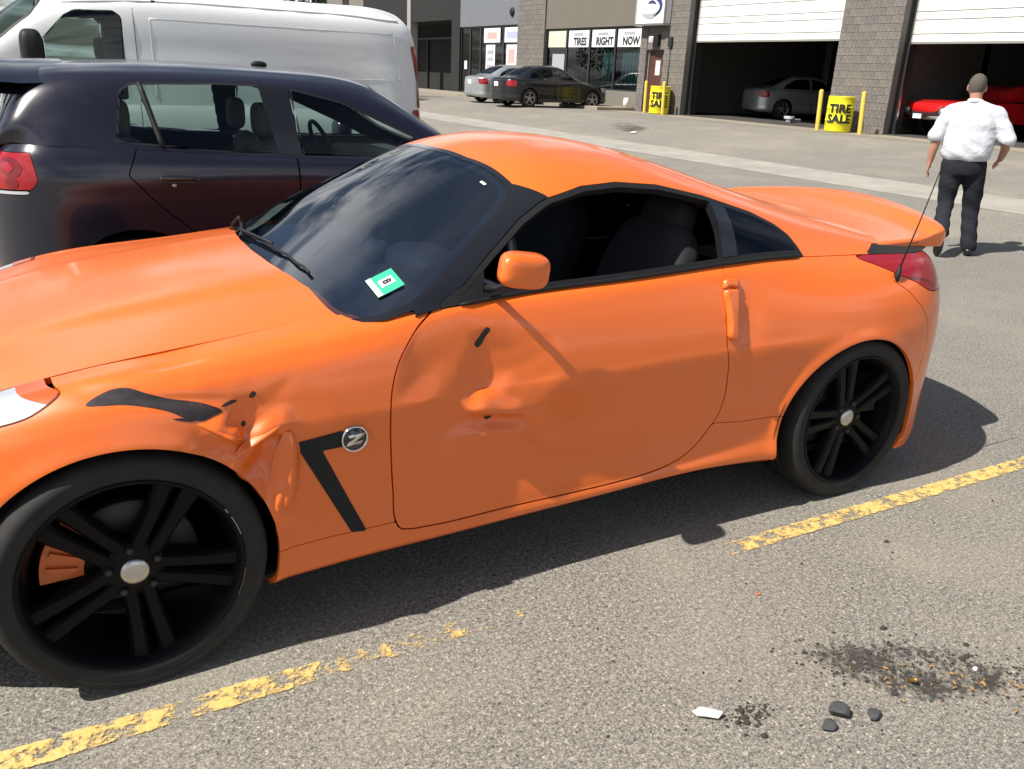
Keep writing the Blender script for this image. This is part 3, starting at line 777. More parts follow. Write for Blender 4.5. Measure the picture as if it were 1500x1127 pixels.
# --- yellow barrels and bollards
def barrel(loc, ang, label):
    t = thing('barrel', label, 'barrel', loc, ang, 'yellow sale barrels by the garage piers')
    pr = [(0, .012), (.335, .012), (.345, .0), (.35, .02), (.352, .28), (.366, .295), (.352, .31), (.352, .60), (.366, .615), (.352, .63), (.35, .90), (.358, .915), (.345, .925), (.335, .90), (.0, .89)]
    obj('drum', revolve(pr, 56, 'z'), M['yellow'], t)
    for body, z in (('TIRE', .60), ('SALE', .33)):
        tm = text_mesh(body, .30); bm = bmesh.new(); vs = [bm.verts.new(v) for v in tm.V]
        for f in tm.F: bm.faces.new([vs[i] for i in f])
        bmesh.ops.subdivide_edges(bm, edges=[e for e in bm.edges if e.calc_length() > .05], cuts=2); bmesh.ops.triangulate(bm, faces=bm.faces[:])
        q = from_bm(bm); a = q.V[:, 0] / .352
        V = np.stack([-.370 * np.cos(a), -.370 * np.sin(a), z + q.V[:, 1]], 1)
        obj('lettering', Mesh(V, q.F), M['letter_black'], t, smooth=False)
    return t
barrel((19.75, 14.15, .455), rad(40), 'yellow TIRE SALE barrel between two bollards at the wide block pier')
barrel((19.95, 22.35, .46), rad(48), 'yellow TIRE SALE barrel in front of the brown door pier')
def bollard(loc, lean, label):
    m = revolve([(0, 1.10), (.035, 1.095), (.055, 1.07), (.06, 1.04), (.06, 0)], 20, 'z')
    o = obj('bollard', xf(Mesh(m.V, m.F), Matrix.Rotation(rad(lean), 4, 'X')), M['bollard']); o.location = loc
    tag(o, label, 'bollard', 'yellow bollards at the garage doors'); return o
bollard((19.6, 14.72, .44), -3, 'yellow bollard left of the barrel at the wide block pier')
bollard((19.6, 13.25, .44), -4, 'yellow bollard right of the barrel at the wide block pier')
bollard((19.7, 21.80, .45), -3, 'yellow bollard in front of the barrel by the left garage bay')
bollard((19.9, 23.10, .45), -2, 'yellow bollard behind the barrel next to the brown door')
cone = tag(obj('bucket', revolve([(0, .0), (.12, 0), (.10, .32), (.07, .34), (0, .34)], 20, 'z'), M['white']), 'small white bucket at the corner of the shop window pier', 'bucket'); cone.location = (20.15, 24.6, .56)

# --- trees beyond the van
M['bark'] = mat('bark', (.06, .045, .035), .9)
def leafm(name, c):
    m = mat(name, c, .6, spec=.25); t, b, _ = nodes(m); oi = noise(t, .9, 3)
    t.links.new(mixc(t, oi, tuple(k * .6 for k in c), tuple(min(1, k * 1.5) for k in c)), b.inputs['Base Color']); return m
M['leaf'] = leafm('leaves', (.035, .060, .016))
def tree_meshes(seed, h, r):
    g = np.random.default_rng(seed)
    tr = [tube([(0, 0, 0), (.05, .02, h * .25), (.0, .08, h * .5), (.1, 0, h * .8)], [.24, .19, .13, .04], 8)]
    cl = []
    for k in range(11):
        a = g.uniform(0, 6.28); z = h * g.uniform(.28, .92); q = r * g.uniform(.3, .85) * (1 - .5 * abs(z / h - .5))
        c = np.array([q * math.cos(a), q * math.sin(a), z]); cl.append((c, r * g.uniform(.30, .5)))
        tr.append(tube([(0, .05, z * .6), c * .6 + np.array([0, 0, z * .25]), c], [.09, .05, .02], 6))
    n = 5200; ci = g.integers(0, len(cl), n); d = g.normal(size=(n, 3)); d /= np.linalg.norm(d, axis=1, keepdims=True)
    rr = g.uniform(.45, 1.05, n) ** .6
    P = np.array([cl[i][0] for i in ci]) + d * (rr * np.array([cl[i][1] for i in ci]))[:, None] * np.array([1, 1, .8])
    u_ = g.normal(size=(n, 3)); u_ /= np.linalg.norm(u_, axis=1, keepdims=True); v_ = np.cross(u_, g.normal(size=(n, 3))); v_ /= np.linalg.norm(v_, axis=1, keepdims=True)
    s = g.uniform(.10, .22, n)[:, None]
    V = np.stack([P - u_ * s, P + v_ * s * .5, P + u_ * s, P - v_ * s * .5], 1).reshape(-1, 3)
    return join(*tr), Mesh(V, [(4 * i, 4 * i + 1, 4 * i + 2, 4 * i + 3) for i in range(n)])
tb = [tree_meshes(5, 12.5, 4.4), tree_meshes(9, 14.5, 5.0)]
src = []
for k, (tk, cr) in enumerate(tb):
    t = thing('broadleaf_tree', 'x', 'tree', (0, 0, 0), 0, 'trees behind the van'); obj('trunk', tk, M['bark'], t); obj('crown', cr, M['leaf'], t, smooth=False); src.append(t)
spots = [(9.5, 34, 0, .62, 'green tree beside the far end of the shop building'), (3.5, 33, 1, .52, 'broad green tree beyond the white van tail'), (-3.0, 35, 0, .60, 'green tree beyond the white van windscreen'), (-9.5, 34, 1, .5, 'green tree off beyond the van nose'),
         (-16, 35, 0, .6, 'outermost green tree of the row behind the van'), (6.8, 46, 1, .62, 'tall green tree standing behind the front row')]
for i, (x, y, k, sc, lab) in enumerate(spots):
    o = src[k] if i < 2 else copy_tree(src[k])
    o.location = (x, y, -.05); o.rotation_euler = (0, 0, i * 1.3); o['label'] = lab
    if sc: o.scale = (sc, sc, sc)
# ------------------------------------------------------------------ the sports car: panels
car = thing('sports_car', 'orange sports coupe with dented driver door and crumpled front fender', 'car')
ARCH = ((0, .33, .362), (2.61, .30, .380))
def arch_phi(m, extra=0.0):
    """negative outside the wheel openings"""
    p = np.full(len(m.R), -1e9)
    for cx, cz, r in ARCH:
        d = (r + extra) - np.hypot(m.R[:, 0] - cx, m.R[:, 2] - cz)
        d = np.where(np.abs(m.R[:, 1]) < .55, -1, d)
        p = np.maximum(p, d)
    return p
DOOR = [(.825, .918), (.793, .893), (.762, .859), (.733, .82), (.714, .781), (.700, .735), (.692, .678), (.691, .61), (.694, .549), (.704, .411), (.709, .315),
        (.722, .290), (.752, .281), (.80, .277), (1.104, .277), (1.502, .279), (1.60, .283), (1.70, .294), (1.79, .318), (1.86, .36), (1.91, .41), (1.94, .45), (1.955, .52), (1.953, .583),
        (1.946, .636), (1.930, .714), (1.924, .78), (1.926, .852), (1.938, .93), (1.942, .99), (1.7, 1.02), (1.3, 1.0), (1.0, .975), (.88, .950)]
SKIRT = [(.30, .312), (.5, .317), (.704, .315), (.712, .312), (.752, .30), (1.1, .297), (1.5, .299), (1.70, .314), (1.79, .338), (1.86, .38), (1.93, .425), (2.0, .418), (2.05, .412), (2.4, .41), (2.4, .05), (.3, .05)]
BUMP_F = [(-.34, .40), (-.40, .55), (-.40, .66), (-.38, .72), (-.46, .78), (-1.2, .80), (-1.2, 0), (-.33, 0), (-.33, .3)]
LAMP_F = [(-.110, .822), (-.17, .783), (-.26, .755), (-.36, .72), (-.50, .66), (-.62, .62), (-.66, .66), (-.60, .705), (-.45, .765), (-.30, .806), (-.2, .824)]
BUMP_R = [(2.93, .40), (3.00, .50), (3.015, .60), (2.99, .70), (2.94, .765), (2.86, .835), (2.775, .885), (2.81, .905), (2.91, .868), (3.0, .825), (3.2, .83), (3.3, .84), (3.6, .85), (3.6, 0), (2.8, 0), (2.8, .3)]
LAMP_R = [(2.665, .957), (2.72, .938), (2.81, .905), (2.91, .868), (3.0, .828), (3.10, .815), (3.25, .83), (3.36, .85), (3.36, .935), (3.2, .965), (3.0, .965), (2.8, .965)]

# --- crash damage, as displacement (outwards positive) over (x, z)
def crumple(x, z, pts, passes=5):
    """sheet metal folds: displacement given at a few creases, linear in between (Delaunay facets), a little softened"""
    from mathutils.geometry import delaunay_2d_cdt
    P = np.array(pts, float)
    vs, _, fs = delaunay_2d_cdt([Vector(p[:2]) for p in P], [], [], 0, 1e-6)[:3]
    out = np.zeros_like(x)
    for f in fs:
        a, b, c = (P[i] for i in f)
        den = (b[1] - c[1]) * (a[0] - c[0]) + (c[0] - b[0]) * (a[1] - c[1])
        if abs(den) < 1e-12: continue
        l0 = ((b[1] - c[1]) * (x - c[0]) + (c[0] - b[0]) * (z - c[1])) / den
        l1 = ((c[1] - a[1]) * (x - c[0]) + (a[0] - c[0]) * (z - c[1])) / den
        l2 = 1 - l0 - l1
        k = (l0 >= -1e-9) & (l1 >= -1e-9) & (l2 >= -1e-9)
        out[k] = (l0 * a[2] + l1 * b[2] + l2 * c[2])[k]
    G_ = out.reshape(NU, NV)
    for _ in range(passes):
        G_[1:-1, 1:-1] += .25 * (G_[2:, 1:-1] + G_[:-2, 1:-1] + G_[1:-1, 2:] + G_[1:-1, :-2] - 4 * G_[1:-1, 1:-1])
    return G_.ravel()
DOOR_FOLDS = [(.76, .88, 0), (.85, .905, 0), (.93, .91, 0), (1.08, .90, 0), (1.25, .82, 0), (1.36, .70, 0), (1.40, .55, 0), (1.28, .42, 0), (1.0, .38, 0), (.80, .39, 0), (.72, .48, 0), (.705, .60, 0), (.71, .70, 0), (.73, .80, 0),
              (.982, .845, -.016), (1.014, .868, -.002), (.965, .855, -.006), (1.002, .80, -.020), (1.000, .74, -.030), (1.000, .69, -.030), (1.26, .80, .001), (1.28, .73, .001), (1.3, .66, 0),
              (.985, .80, -.017), (.982, .74, -.026), (.980, .69, -.027), (.92, .76, -.013), (.86, .72, -.009), (.80, .68, -.003), (.90, .67, -.014), (.86, .80, -.010), (.80, .76, -.010),
              (.990, .662, -.004), (.955, .646, -.016), (.952, .624, .003), (1.02, .613, .007), (1.09, .600, .005), (1.16, .583, -.002), (1.06, .65, -.013), (1.13, .635, -.008), (1.2, .62, -.003), (1.10, .80, -.010), (1.10, .74, -.016), (1.12, .69, -.014),
              (.948, .597, -.022), (1.02, .584, -.030), (1.09, .573, -.027), (1.16, .553, -.014), (.93, .555, -.007), (1.02, .543, -.004), (1.1, .530, -.004), (.85, .565, -.020), (.80, .585, -.016), (.84, .49, -.005), (.90, .50, .002)]
FENDER_FOLDS = [(.05, .79, 0), (.12, .825, 0), (.20, .85, 0), (.32, .85, 0), (.44, .82, 0), (.53, .72, 0), (.52, .58, 0), (.49, .45, 0), (.43, .38, 0), (.36, .38, 0), (.05, .70, 0), (.10, .66, 0), (.15, .64, 0), (.25, .56, 0), (.33, .45, 0),
                (.185, .728, .003), (.225, .706, .024), (.268, .682, .028), (.19, .688, -.002), (.236, .660, -.020), (.276, .640, -.022), (.286, .708, -.024), (.294, .686, -.034),
                (.266, .624, .004), (.325, .668, .010), (.385, .688, .005), (.36, .725, -.010), (.41, .74, -.006), (.46, .74, -.003), (.300, .614, -.014), (.345, .642, -.028), (.372, .648, -.024), (.402, .628, -.012),
                (.318, .580, -.034), (.346, .600, -.042), (.378, .602, .000), (.395, .570, .026), (.392, .520, .040), (.380, .478, .034), (.416, .60, -.006), (.428, .54, -.002), (.418, .48, 0), (.354, .53, -.016), (.362, .488, .006),
                (.30, .748, -.020), (.35, .742, -.012), (.255, .748, -.006), (.265, .770, -.004), (.318, .776, -.006), (.44, .68, -.004)]
DENT = SHELL.copy()
_nn = normals(SHELL)
_x, _z = SHELL.R[:, 0], SHELL.R[:, 2]
_pd = sdpoly(SHELL.R[:, [0, 2]], curve2(DOOR, 300))
_on = np.abs(SHELL.R[:, 1]) > .6
_door = 1.3 * crumple(_x, _z, DOOR_FOLDS, 9) - .012 * np.exp(-((_x - 2.0) / .05) ** 2 - ((_z - .80) / .10) ** 2)
_fend = 0.95 * crumple(_x, _z, FENDER_FOLDS, 4) - .009 * np.exp(-((_x - .10) / .15) ** 2 - ((_z - .795 + .16 * (_x - .1)) / .016) ** 2) \
    - .011 * np.exp(-((_x - .155) / .085) ** 2 - ((_z - .862 - .09 * (_x - .155)) / .0065) ** 2) + .005 * np.exp(-((_x - .155) / .085) ** 2 - ((_z - .876 - .09 * (_x - .155)) / .007) ** 2)
_dd = np.where(_pd < 0, _door * np.clip(-_pd / .015, 0, 1), np.where(_x < .70, _fend, 0)) * _on
_dd += np.where((_pd >= 0) & (_x > 1.8), -.010 * np.exp(-((_x - 2.02) / .07) ** 2 - ((_z - .80) / .12) ** 2), 0)
# the folded edge of the wheel opening also moves along z
DENT.V = SHELL.V + _nn * _dd[:, None]
_fold = np.exp(-((_x - .385) / .030) ** 2 - ((_z - .485) / .055) ** 2) * (np.abs(SHELL.V[:, 1]) > .7)
DENT.V[:, 2] -= .026 * _fold; DENT.V[:, 0] -= .026 * _fold

GAP = .0024
def side_parts(base, prefix_right):
    """cut one side of the body shell into its panels"""
    parts = {}
    R2 = base.R[:, [0, 2]]
    out = arch_phi(base)
    door = sdpoly(R2, curve2(DOOR, 300)); skirt = sdpoly(R2, curve2(SKIRT, 300, smooth=False))
    bf = sdpoly(R2, curve2(BUMP_F, 200, smooth=False)); lf = sdpoly(R2, curve2(LAMP_F, 200))
    br = sdpoly(R2, curve2(BUMP_R, 260, smooth=False)); lr = sdpoly(R2, curve2(LAMP_R, 200))
    x = R2[:, 0]; g = GAP
    mx_ = lambda *a: np.maximum.reduce(a)
    parts['door'] = clip(base, mx_(door + g, out))
    parts['side_skirt'] = clip(base, mx_(skirt + g * .6, out, -door + g))
    parts['front_fender'] = clip(base, mx_(x - 1.1, -door + g, -skirt + g * .4, -bf + g, -lf + g, out))
    parts['quarter_panel'] = clip(base, mx_(1.1 - x, -door + g, -skirt + g * .4, -br + g, -lr + g, out, x - 3.2))
    parts['front_bumper'] = clip(base, mx_(bf + g * .5, -lf + g, out))
    parts['rear_bumper'] = clip(base, mx_(br + g * .5, -lr + g, out))
    parts['rear_panel'] = clip(base, mx_(3.2 - x, -br + g, -lr + g))
    parts['headlight'] = clip(base, mx_(lf + g * .5, out))
    parts['tail_light'] = clip(base, mx_(lr + g * .5, out))
    return parts
LEFT = side_parts(DENT, False)
RIGHT = {k: mirror(m) for k, m in side_parts(SHELL, True).items()}
PLAB = {'front_fender': 'crumpled fender scraped black above the wheel', 'door': 'door with creased dents and a small tear'}
P = {}
for k in ('front_fender', 'door', 'quarter_panel', 'side_skirt'):
    P[k] = obj(k, flange(LEFT[k], .016), M['orange'], car, label=PLAB.get(k))
    obj(k, flange(RIGHT[k], .016), M['orange'], car)
for k in ('front_bumper', 'rear_bumper', 'rear_panel'):
    obj(k, flange(join(LEFT[k], RIGHT[k]), .016), M['orange'], car)
for s, src in ((-1, LEFT), (1, RIGHT)):
    h = src['headlight']
    hl = obj('headlight', flange(h, .02), M['clear_lens'], car)
    am = clip(h, sdpoly(h.R[:, [0, 2]], np.array([(-.105, .83), (-.13, .80), (-.20, .812), (-.34, .775), (-.45, .74), (-.45, .80), (-.2, .84)])))
    if len(am.F): obj('side_marker', offset(am, .0015), M['amber'], hl)
    tl = obj('tail_light', flange(src['tail_light'], .012), M['red_lens'], car)
# backing behind the shut lines, the floor and the wheel wells
inner = offset(clip(SHELL, arch_phi(SHELL, .035)), -.066)
inner_r = mirror(offset(clip(SHELL, arch_phi(SHELL, .035)), -.026))
obj('inner_body', inner, M['void'], car); obj('inner_body', inner_r, M['void'], car)
_pl = np.array([(x, w) for x, w in PLAN]); _pl2 = [(x * .985 + .03, max(w - .10, 0)) for x, w in PLAN]
ol = [(x, -w) for x, w in _pl2] + [(x, w) for x, w in reversed(_pl2[1:-1])]
obj('underbody', prism(ol, .19, .215, 'xy'), M['void'], car, smooth=False)
for cx, cz, r in ARCH:
    for s in (-1, 1):
        a = np.linspace(rad(-25), rad(205), 28)
        prof = [(r + .015, .0), (r + .018, .30)]
        a = np.linspace(rad(-14), rad(194), 28)
        yl = -.885 if cx > 1 else -.815
        lin = move(revolve(prof, 40, 'y', rad(-14), rad(194)), cx, yl, cz)
        back = move(prism([(0, 0)] + [((r + .018) * math.cos(t), (r + .018) * math.sin(t)) for t in a], .295, .30), cx, yl, cz)
        q = join(lin, back)
        obj('wheel_arch_liner', q if s < 0 else mirror(q), M['void'], car)

# --- hood
_fs = np.where(_top[:, 0] < .9)[0]; _ft = _top[:np.argmax(_top[:, 0] > .86)]
_o = np.argsort(_ft[:, 0]); _ft = _ft[_o]
def hood_edge(x): return np.interp(x, _ft[:, 0], -_ft[:, 1]), np.interp(x, _ft[:, 0], _ft[:, 2])
def cowl_x(w): return np.interp(np.abs(w), [0, .2, .335, .46, .6, .68, .72, .83], [.528, .534, .547, .578, .622, .658, .69, .80])
def hood_zf(x, t):
    w, ze = hood_edge(x)
    zc = np.interp(x, [-.64, -.55, -.40, -.2, 0, .2, .4, .6, .8], [.700, .742, .796, .846, .886, .918, .943, .960, .972])
    a = np.abs(t)
    z = ze + (zc - ze) * (1 - a ** 2.3)
    dome = 1 / (1 + np.exp(-(.56 - a + .06 * (x - .2)) / .03))
    return z + .014 * (dome - 1 / (1 + np.exp(-(-.44) / .03))) * np.clip((x + .5) / .5, 0, 1) * np.clip((1 - a) / .1, 0, 1)
hx = np.linspace(-.612, .80, 170); ht = np.linspace(-1, 1, 181)
X, T = np.meshgrid(hx, ht, indexing='ij')
We, Ze = hood_edge(X)
HG = grid(np.stack([X, T * (We - .004), hood_zf(X, T)], -1))
hood_m = clip(HG, HG.R[:, 0] - cowl_x(HG.R[:, 1]))
hood_m.V[:, 2] += .0014 * np.sin(hood_m.R[:, 0] * 7 + 1.0) * np.cos(hood_m.R[:, 1] * 8)
obj('hood', flange(hood_m, .018), M['orange'], car)
cw = HG.copy(); cw.V[:, 2] -= .020
cw = clip(cw, np.maximum(cowl_x(cw.R[:, 1]) - .05 - cw.R[:, 0], cw.R[:, 0] - cowl_x(cw.R[:, 1]) - .13))
obj('cowl', cw, M['black_trim'], car)

# --- canopy: windscreen, pillars, side windows, roof, hatch
cR = CANOPY.R; cx_, cy_, cz_ = cR[:, 0], cR[:, 1], cR[:, 2]; cw_ = np.abs(cy_)
WS = [(.45, .0), (.45, .74), (.62, .765), (.70, .795), (.795, .792), (.878, .757), (.993, .701), (1.117, .633), (1.218, .563), (1.240, .51), (1.225, .40), (1.205, .25), (1.192, 0)]
WSfull = WS + [(x, -w) for x, w in reversed(WS[1:-1])]
ws_phi = sdpoly(cR[:, :2], curve2(WSfull, 300, smooth=False))
SIDE = [(.855, .90), (.875, .948), (.958, .985), (1.078, 1.066), (1.205, 1.145), (1.300, 1.190), (1.336, 1.203), (1.476, 1.233), (1.628, 1.241), (1.804, 1.228), (2.015, 1.186), (2.226, 1.125), (2.315, 1.083),
        (2.352, 1.050), (2.368, 1.01), (2.372, .96), (2.372, .90)]
side_poly = curve2(SIDE, 320, smooth=False)
side_phi = np.where(cw_ > .42, sdpoly(cR[:, [0, 2]], side_poly), 1.0)
pil_cut = (cx_ - 1.236) - (cw_ - .50) * 1.02                   # in front of this line the pillar is black
ws_m = clip(CANOPY, np.maximum(ws_phi + .010, -(cz_ - .90)))
obj('windscreen', ws_m, M['ws_glass'], car)
seal = clip(CANOPY, np.maximum.reduce([np.abs(ws_phi) - .010, -(cz_ - .88)]))
obj('windscreen_seal', offset(seal, .001), M['black_gloss'], car)
frit = clip(CANOPY, np.maximum.reduce([ws_phi + .011, np.minimum(-(ws_phi + .035), cx_ - cowl_x(cw_) - .050), -(cz_ - .90)]))
obj('windscreen_border', offset(frit, -.004), M['black_matte'], car)
pillar = clip(CANOPY, np.maximum.reduce([-ws_phi + .010, -side_phi + .002, pil_cut, .79 - cx_ - 10 * (cw_ < .3)]))
for s in (-1, 1):
    pm = clip(pillar, pillar.R[:, 1] * s * -1)
    obj('windscreen_pillar', flange(offset(pm, .002), .02), M['black_gloss'], car)
HATCH = [(2.30, 0), (2.305, .30), (2.33, .40), (2.42, .455), (2.6, .515), (2.87, .592), (3.1, .60), (3.4, .56), (3.5, 0)]
hatch_phi = sdpoly(cR[:, :2], curve2(HATCH + [(x, -w) for x, w in reversed(HATCH[1:-1])], 300, smooth=False))
REARG = [(2.36, 0), (2.365, .20), (2.40, .25), (2.6, .29), (2.84, .32), (2.88, .28), (2.90, 0)]
rear_phi = sdpoly(cR[:, :2], curve2(REARG + [(x, -w) for x, w in reversed(REARG[1:-1])], 300, smooth=False))
_tz = np.interp(cx_, *zip(*[(v, shell_top(v)[1]) for v in np.linspace(2.6, 3.36, 40)]))
gap_phi = np.maximum.reduce([2.75 - cx_, cz_ - _tz - .030 * np.clip((cx_ - 2.72) / .12, 0, 1), -hatch_phi])
for s in (-1, 1): obj('dark_gap', clip(CANOPY, np.maximum(gap_phi + .001, CANOPY.R[:, 1] * -s)), M['black_matte'], car)  # skin under the spoiler painted black to stand for the dark gap
roof_m = clip(CANOPY, np.maximum.reduce([-gap_phi, -ws_phi + .012, -side_phi + .002, -pil_cut + .001, -hatch_phi + .0028, 1.0 - cx_]))
obj('roof', flange(roof_m, .016), M['orange'], car)
obj('headliner', offset(clip(CANOPY, np.maximum.reduce([-ws_phi - .01, -side_phi - .012, 1.05 - cx_, -rear_phi])), -.028), M['void'], car)
hatch_m = clip(CANOPY, np.maximum(hatch_phi + .001, -rear_phi + .002))
hatch = obj('hatch', hatch_m, M['orange'], car)
obj('rear_window', clip(CANOPY, rear_phi), M['tint_glass'], car)
# side glass: black surround, B pillar, fixed quarter pane (the driver's window is wound down)
for s in (-1, 1):
    half = clip(CANOPY, np.maximum(side_phi, CANOPY.R[:, 1] * -s))
    ph = sdpoly(half.R[:, [0, 2]], side_poly)
    hx_, hz_ = half.R[:, 0], half.R[:, 2]
    belt = np.array([shell_top(v)[1] for v in hx_]) + .022
    bp_ = hx_ - (1.972 + (hz_ - .98) * .36)                     # leading edge of the B pillar leans back
    sail = hx_ - (1.145 + (hz_ - 1.10) * .55)                    # mirror sail in the front corner
    edge = np.maximum(ph + .014, belt - hz_)
    frame = clip(half, np.minimum.reduce([np.inf + hx_, -edge]) if False else -edge)
    obj('window_surround', flange(offset(frame, .001), .022), M['black_trim'], car)
    opening = clip(half, edge); po, zo = opening.R[:, 0], opening.R[:, 2]
    b0 = po - (1.955 + (zo - .98) * .36); b1 = po - (2.025 + (zo - .98) * .36); sl = po - (1.03 + (zo - 1.0) * .30)
    obj('mirror_sail', flange(clip(opening, sl), .02), M['black_trim'], car)
    obj('door_pillar', flange(offset(clip(opening, np.maximum(-b0, b1)), .003), .03), M['black_gloss'], car)
    obj('quarter_window', clip(opening, -b1 + .004), M['tint_glass'], car)
    if s > 0:
        obj('door_window', offset(clip(opening, np.maximum(-sl, b0)), -.004), M['tint_glass'], car)
# dark rubber strip along the belt
bx = np.linspace(.93, 2.34, 60)
for s in (-1, 1):
    pts = [(x, s * (shell_top(x)[0] + .002), shell_top(x)[1] + .006) for x in bx]
    obj('belt_strip', tube(pts, [.002] + [.007] * 58 + [.002], 8), M['black_trim'], car)
# --- spoiler
def sec(y, a):
    f = abs(y) / .64
    L = [(2.93 - .20 * f ** 2, 1.040 - .052 * f ** 2), (3.08 - .12 * f ** 2, 1.030 - .036 * f ** 2), (3.28 - .06 * f ** 2, 1.052 - .045 * f ** 2), (3.44 - .14 * f ** 2, 1.086 - .056 * f ** 2),
         (3.50 - .17 * f ** 2, 1.088 - .060 * f ** 2), (3.528 - .18 * f ** 2, 1.066 - .066 * f ** 2), (3.52 - .185 * f ** 2, 1.030 - .070 * f ** 2), (3.46 - .16 * f ** 2, 1.012 - .056 * f ** 2),
         (3.25 - .10 * f ** 2, .995 - .036 * f ** 2), (3.05 - .12 * f ** 2, .985 - .030 * f ** 2), (2.93 - .18 * f ** 2, 1.00 - .045 * f ** 2)]
    c = np.mean(L, axis=0)
    return [(c[0] + (p - c[0]) * a, y, c[1] + (q - c[1]) * a) for p, q in L]
rows = []
for y, a in ((-.676, .05), (-.675, .55), (-.670, .84), (-.657, .96), (-.63, 1), (-.5, 1), (-.35, 1), (-.18, 1), (0, 1), (.18, 1), (.35, 1), (.5, 1), (.63, 1), (.657, .96), (.670, .84), (.675, .55), (.676, .05)):
    r = sec(y, a); rows.append(r + r[:1])
obj('spoiler', grid(loft(np.array(rows), 120, 90, fu=local), flip=True), M['orange'], hatch)

# --- pieces that follow the skin: handle, stripe, badge, scrapes
def patch(pts, off, base=DENT, smooth=True, n=160, pillow=None):
    p = poly_phi(base, pts, n=n, smooth=smooth); near = p < .05
    m = clip(base, np.where(base.V[:, 1] < -.3, p, 1.0))
    if pillow:
        q = sdpoly(m.R[:, [0, 2]], curve2(pts, n, True, smooth)); k = np.clip(-q / pillow, 0, 1)
        nn = normals(m); m.V = m.V + nn * (off * np.sqrt(1 - (1 - k) ** 2))[:, None]; return m
    return offset(m, off)
obj('door_handle', flange(patch([(1.922, .905), (1.950, .909), (1.984, .903), (1.982, .86), (1.976, .82), (1.974, .77), (1.970, .744), (1.950, .735), (1.932, .748), (1.929, .80), (1.924, .86)], .019, pillow=.008), .03), M['orange'], P['door'])
obj('handle_cap', flange(patch([(1.921, .912), (1.925, .936), (1.955, .941), (1.990, .934), (1.987, .909), (1.950, .914)], .016, pillow=.006), .03), M['orange'], P['door'])
obj('stripe', patch([(.417, .626), (.545, .640), (.575, .628), (.575, .592), (.492, .590), (.617, .310), (.571, .316)], .0022, smooth=False), M['black_matte'], P['front_fender'])
bx0, bz0 = .582, .612; by0 = -.880
badge = move(revolve([(0, -.009), (.031, -.009), (.033, -.006), (.033, .004)], 36), bx0, by0, bz0)
bd = obj('badge', badge, M['black_gloss'], P['front_fender'])
ring = move(revolve([(.033, -.008), (.035, -.011), (.038, -.009), (.039, 0)], 40), bx0, by0, bz0)
obj('badge_ring', ring, M['chrome'], bd)
zl = [(-.020, .013), (.027, .017), (.022, .009), (-.004, -.007), (.021, -.005), (.015, -.013), (-.027, -.017), (-.021, -.009), (.003, .007), (-.016, .005)]
obj('badge_letter', move(prism(zl, -.0125, -.008), bx0, by0, bz0), M['chrome'], bd)
for pts in ([(-.060, .797), (-.02, .820), (.03, .826), (.075, .812), (.13, .793), (.168, .783), (.205, .770), (.240, .747), (.215, .738), (.19, .732), (.157, .742), (.12, .764), (.07, .782), (.02, .793), (-.03, .795)],
            [(.238, .757), (.262, .770), (.283, .768), (.262, .760)], [(.312, .770), (.322, .785), (.330, .778), (.320, .768)],
            [(.286, .700), (.292, .712), (.300, .706), (.293, .694)],
            [(.970, .826), (.985, .846), (1.012, .872), (1.020, .866), (1.006, .846), (.992, .822), (.980, .815)],
            [(.120, .748), (.150, .745), (.175, .733), (.150, .738)], [(1.004, .588), (1.02, .596), (1.03, .586), (1.015, .578)]):
    obj('scrape', patch(pts, .0012), M['scuff'], P['door'] if pts[0][0] > .6 else P['front_fender'])

# --- folds of torn sheet metal that stand off the fender
_fsel = np.where((np.abs(SHELL.R[:, 0] - .3) < .25) & (np.abs(SHELL.R[:, 2] - .6) < .25) & (SHELL.V[:, 1] < -.6))[0]
def skin_y(x, z):
    k = _fsel[np.argmin((SHELL.R[_fsel, 0] - x) ** 2 + (SHELL.R[_fsel, 2] - z) ** 2)]; return SHELL.V[k, 1]
def fold_strip(name, path, skew=0.0):
    P_ = np.array(path, float); t = chord(P_[:, :2]); q = local(P_, t, np.linspace(0, t[-1], 26)); T_ = np.gradient(q[:, :2], axis=0); T_ /= np.linalg.norm(T_, axis=1, keepdims=True)
    rows = []
    for (x, z, hw, h), (tx_, tz_) in zip(q, T_):
        y0 = skin_y(min(max(x, .1), .5), min(max(z, .47), .8)); r = []
        for a in np.linspace(-1, 1, 15):
            b = a + skew * (1 - a * a); c_ = (1 - a * a) ** 1.35 if a < 0 else (1 - a * a) ** 1.8
            r.append((x - tz_ * hw * b, y0 + .006 - (h + .006) * c_, z + tx_ * hw * b))
        rows.append(r)
    m = grid(np.array(rows)); nn = normals(m)
    if nn[:, 1].mean() > 0: m = Mesh(m.V, [tuple(reversed(f)) for f in m.F])
    return obj(name, m, M['orange'], P['front_fender'])
fold_strip('torn_fold', [(.402, .665, .012, .000), (.402, .635, .026, .008), (.398, .59, .036, .017), (.392, .54, .042, .026), (.386, .50, .042, .032), (.380, .468, .036, .030), (.376, .448, .022, .018), (.374, .438, .005, .002)], .15)
fold_strip('torn_fold', [(.262, .622, .004, .0), (.285, .640, .010, .010), (.325, .664, .012, .013), (.36, .680, .012, .009), (.392, .694, .006, .0)], -.3)
fold_strip('torn_fold', [(.172, .732, .005, .0), (.20, .720, .014, .014), (.235, .700, .018, .022), (.262, .683, .016, .024), (.280, .672, .004, .006)], -.35)

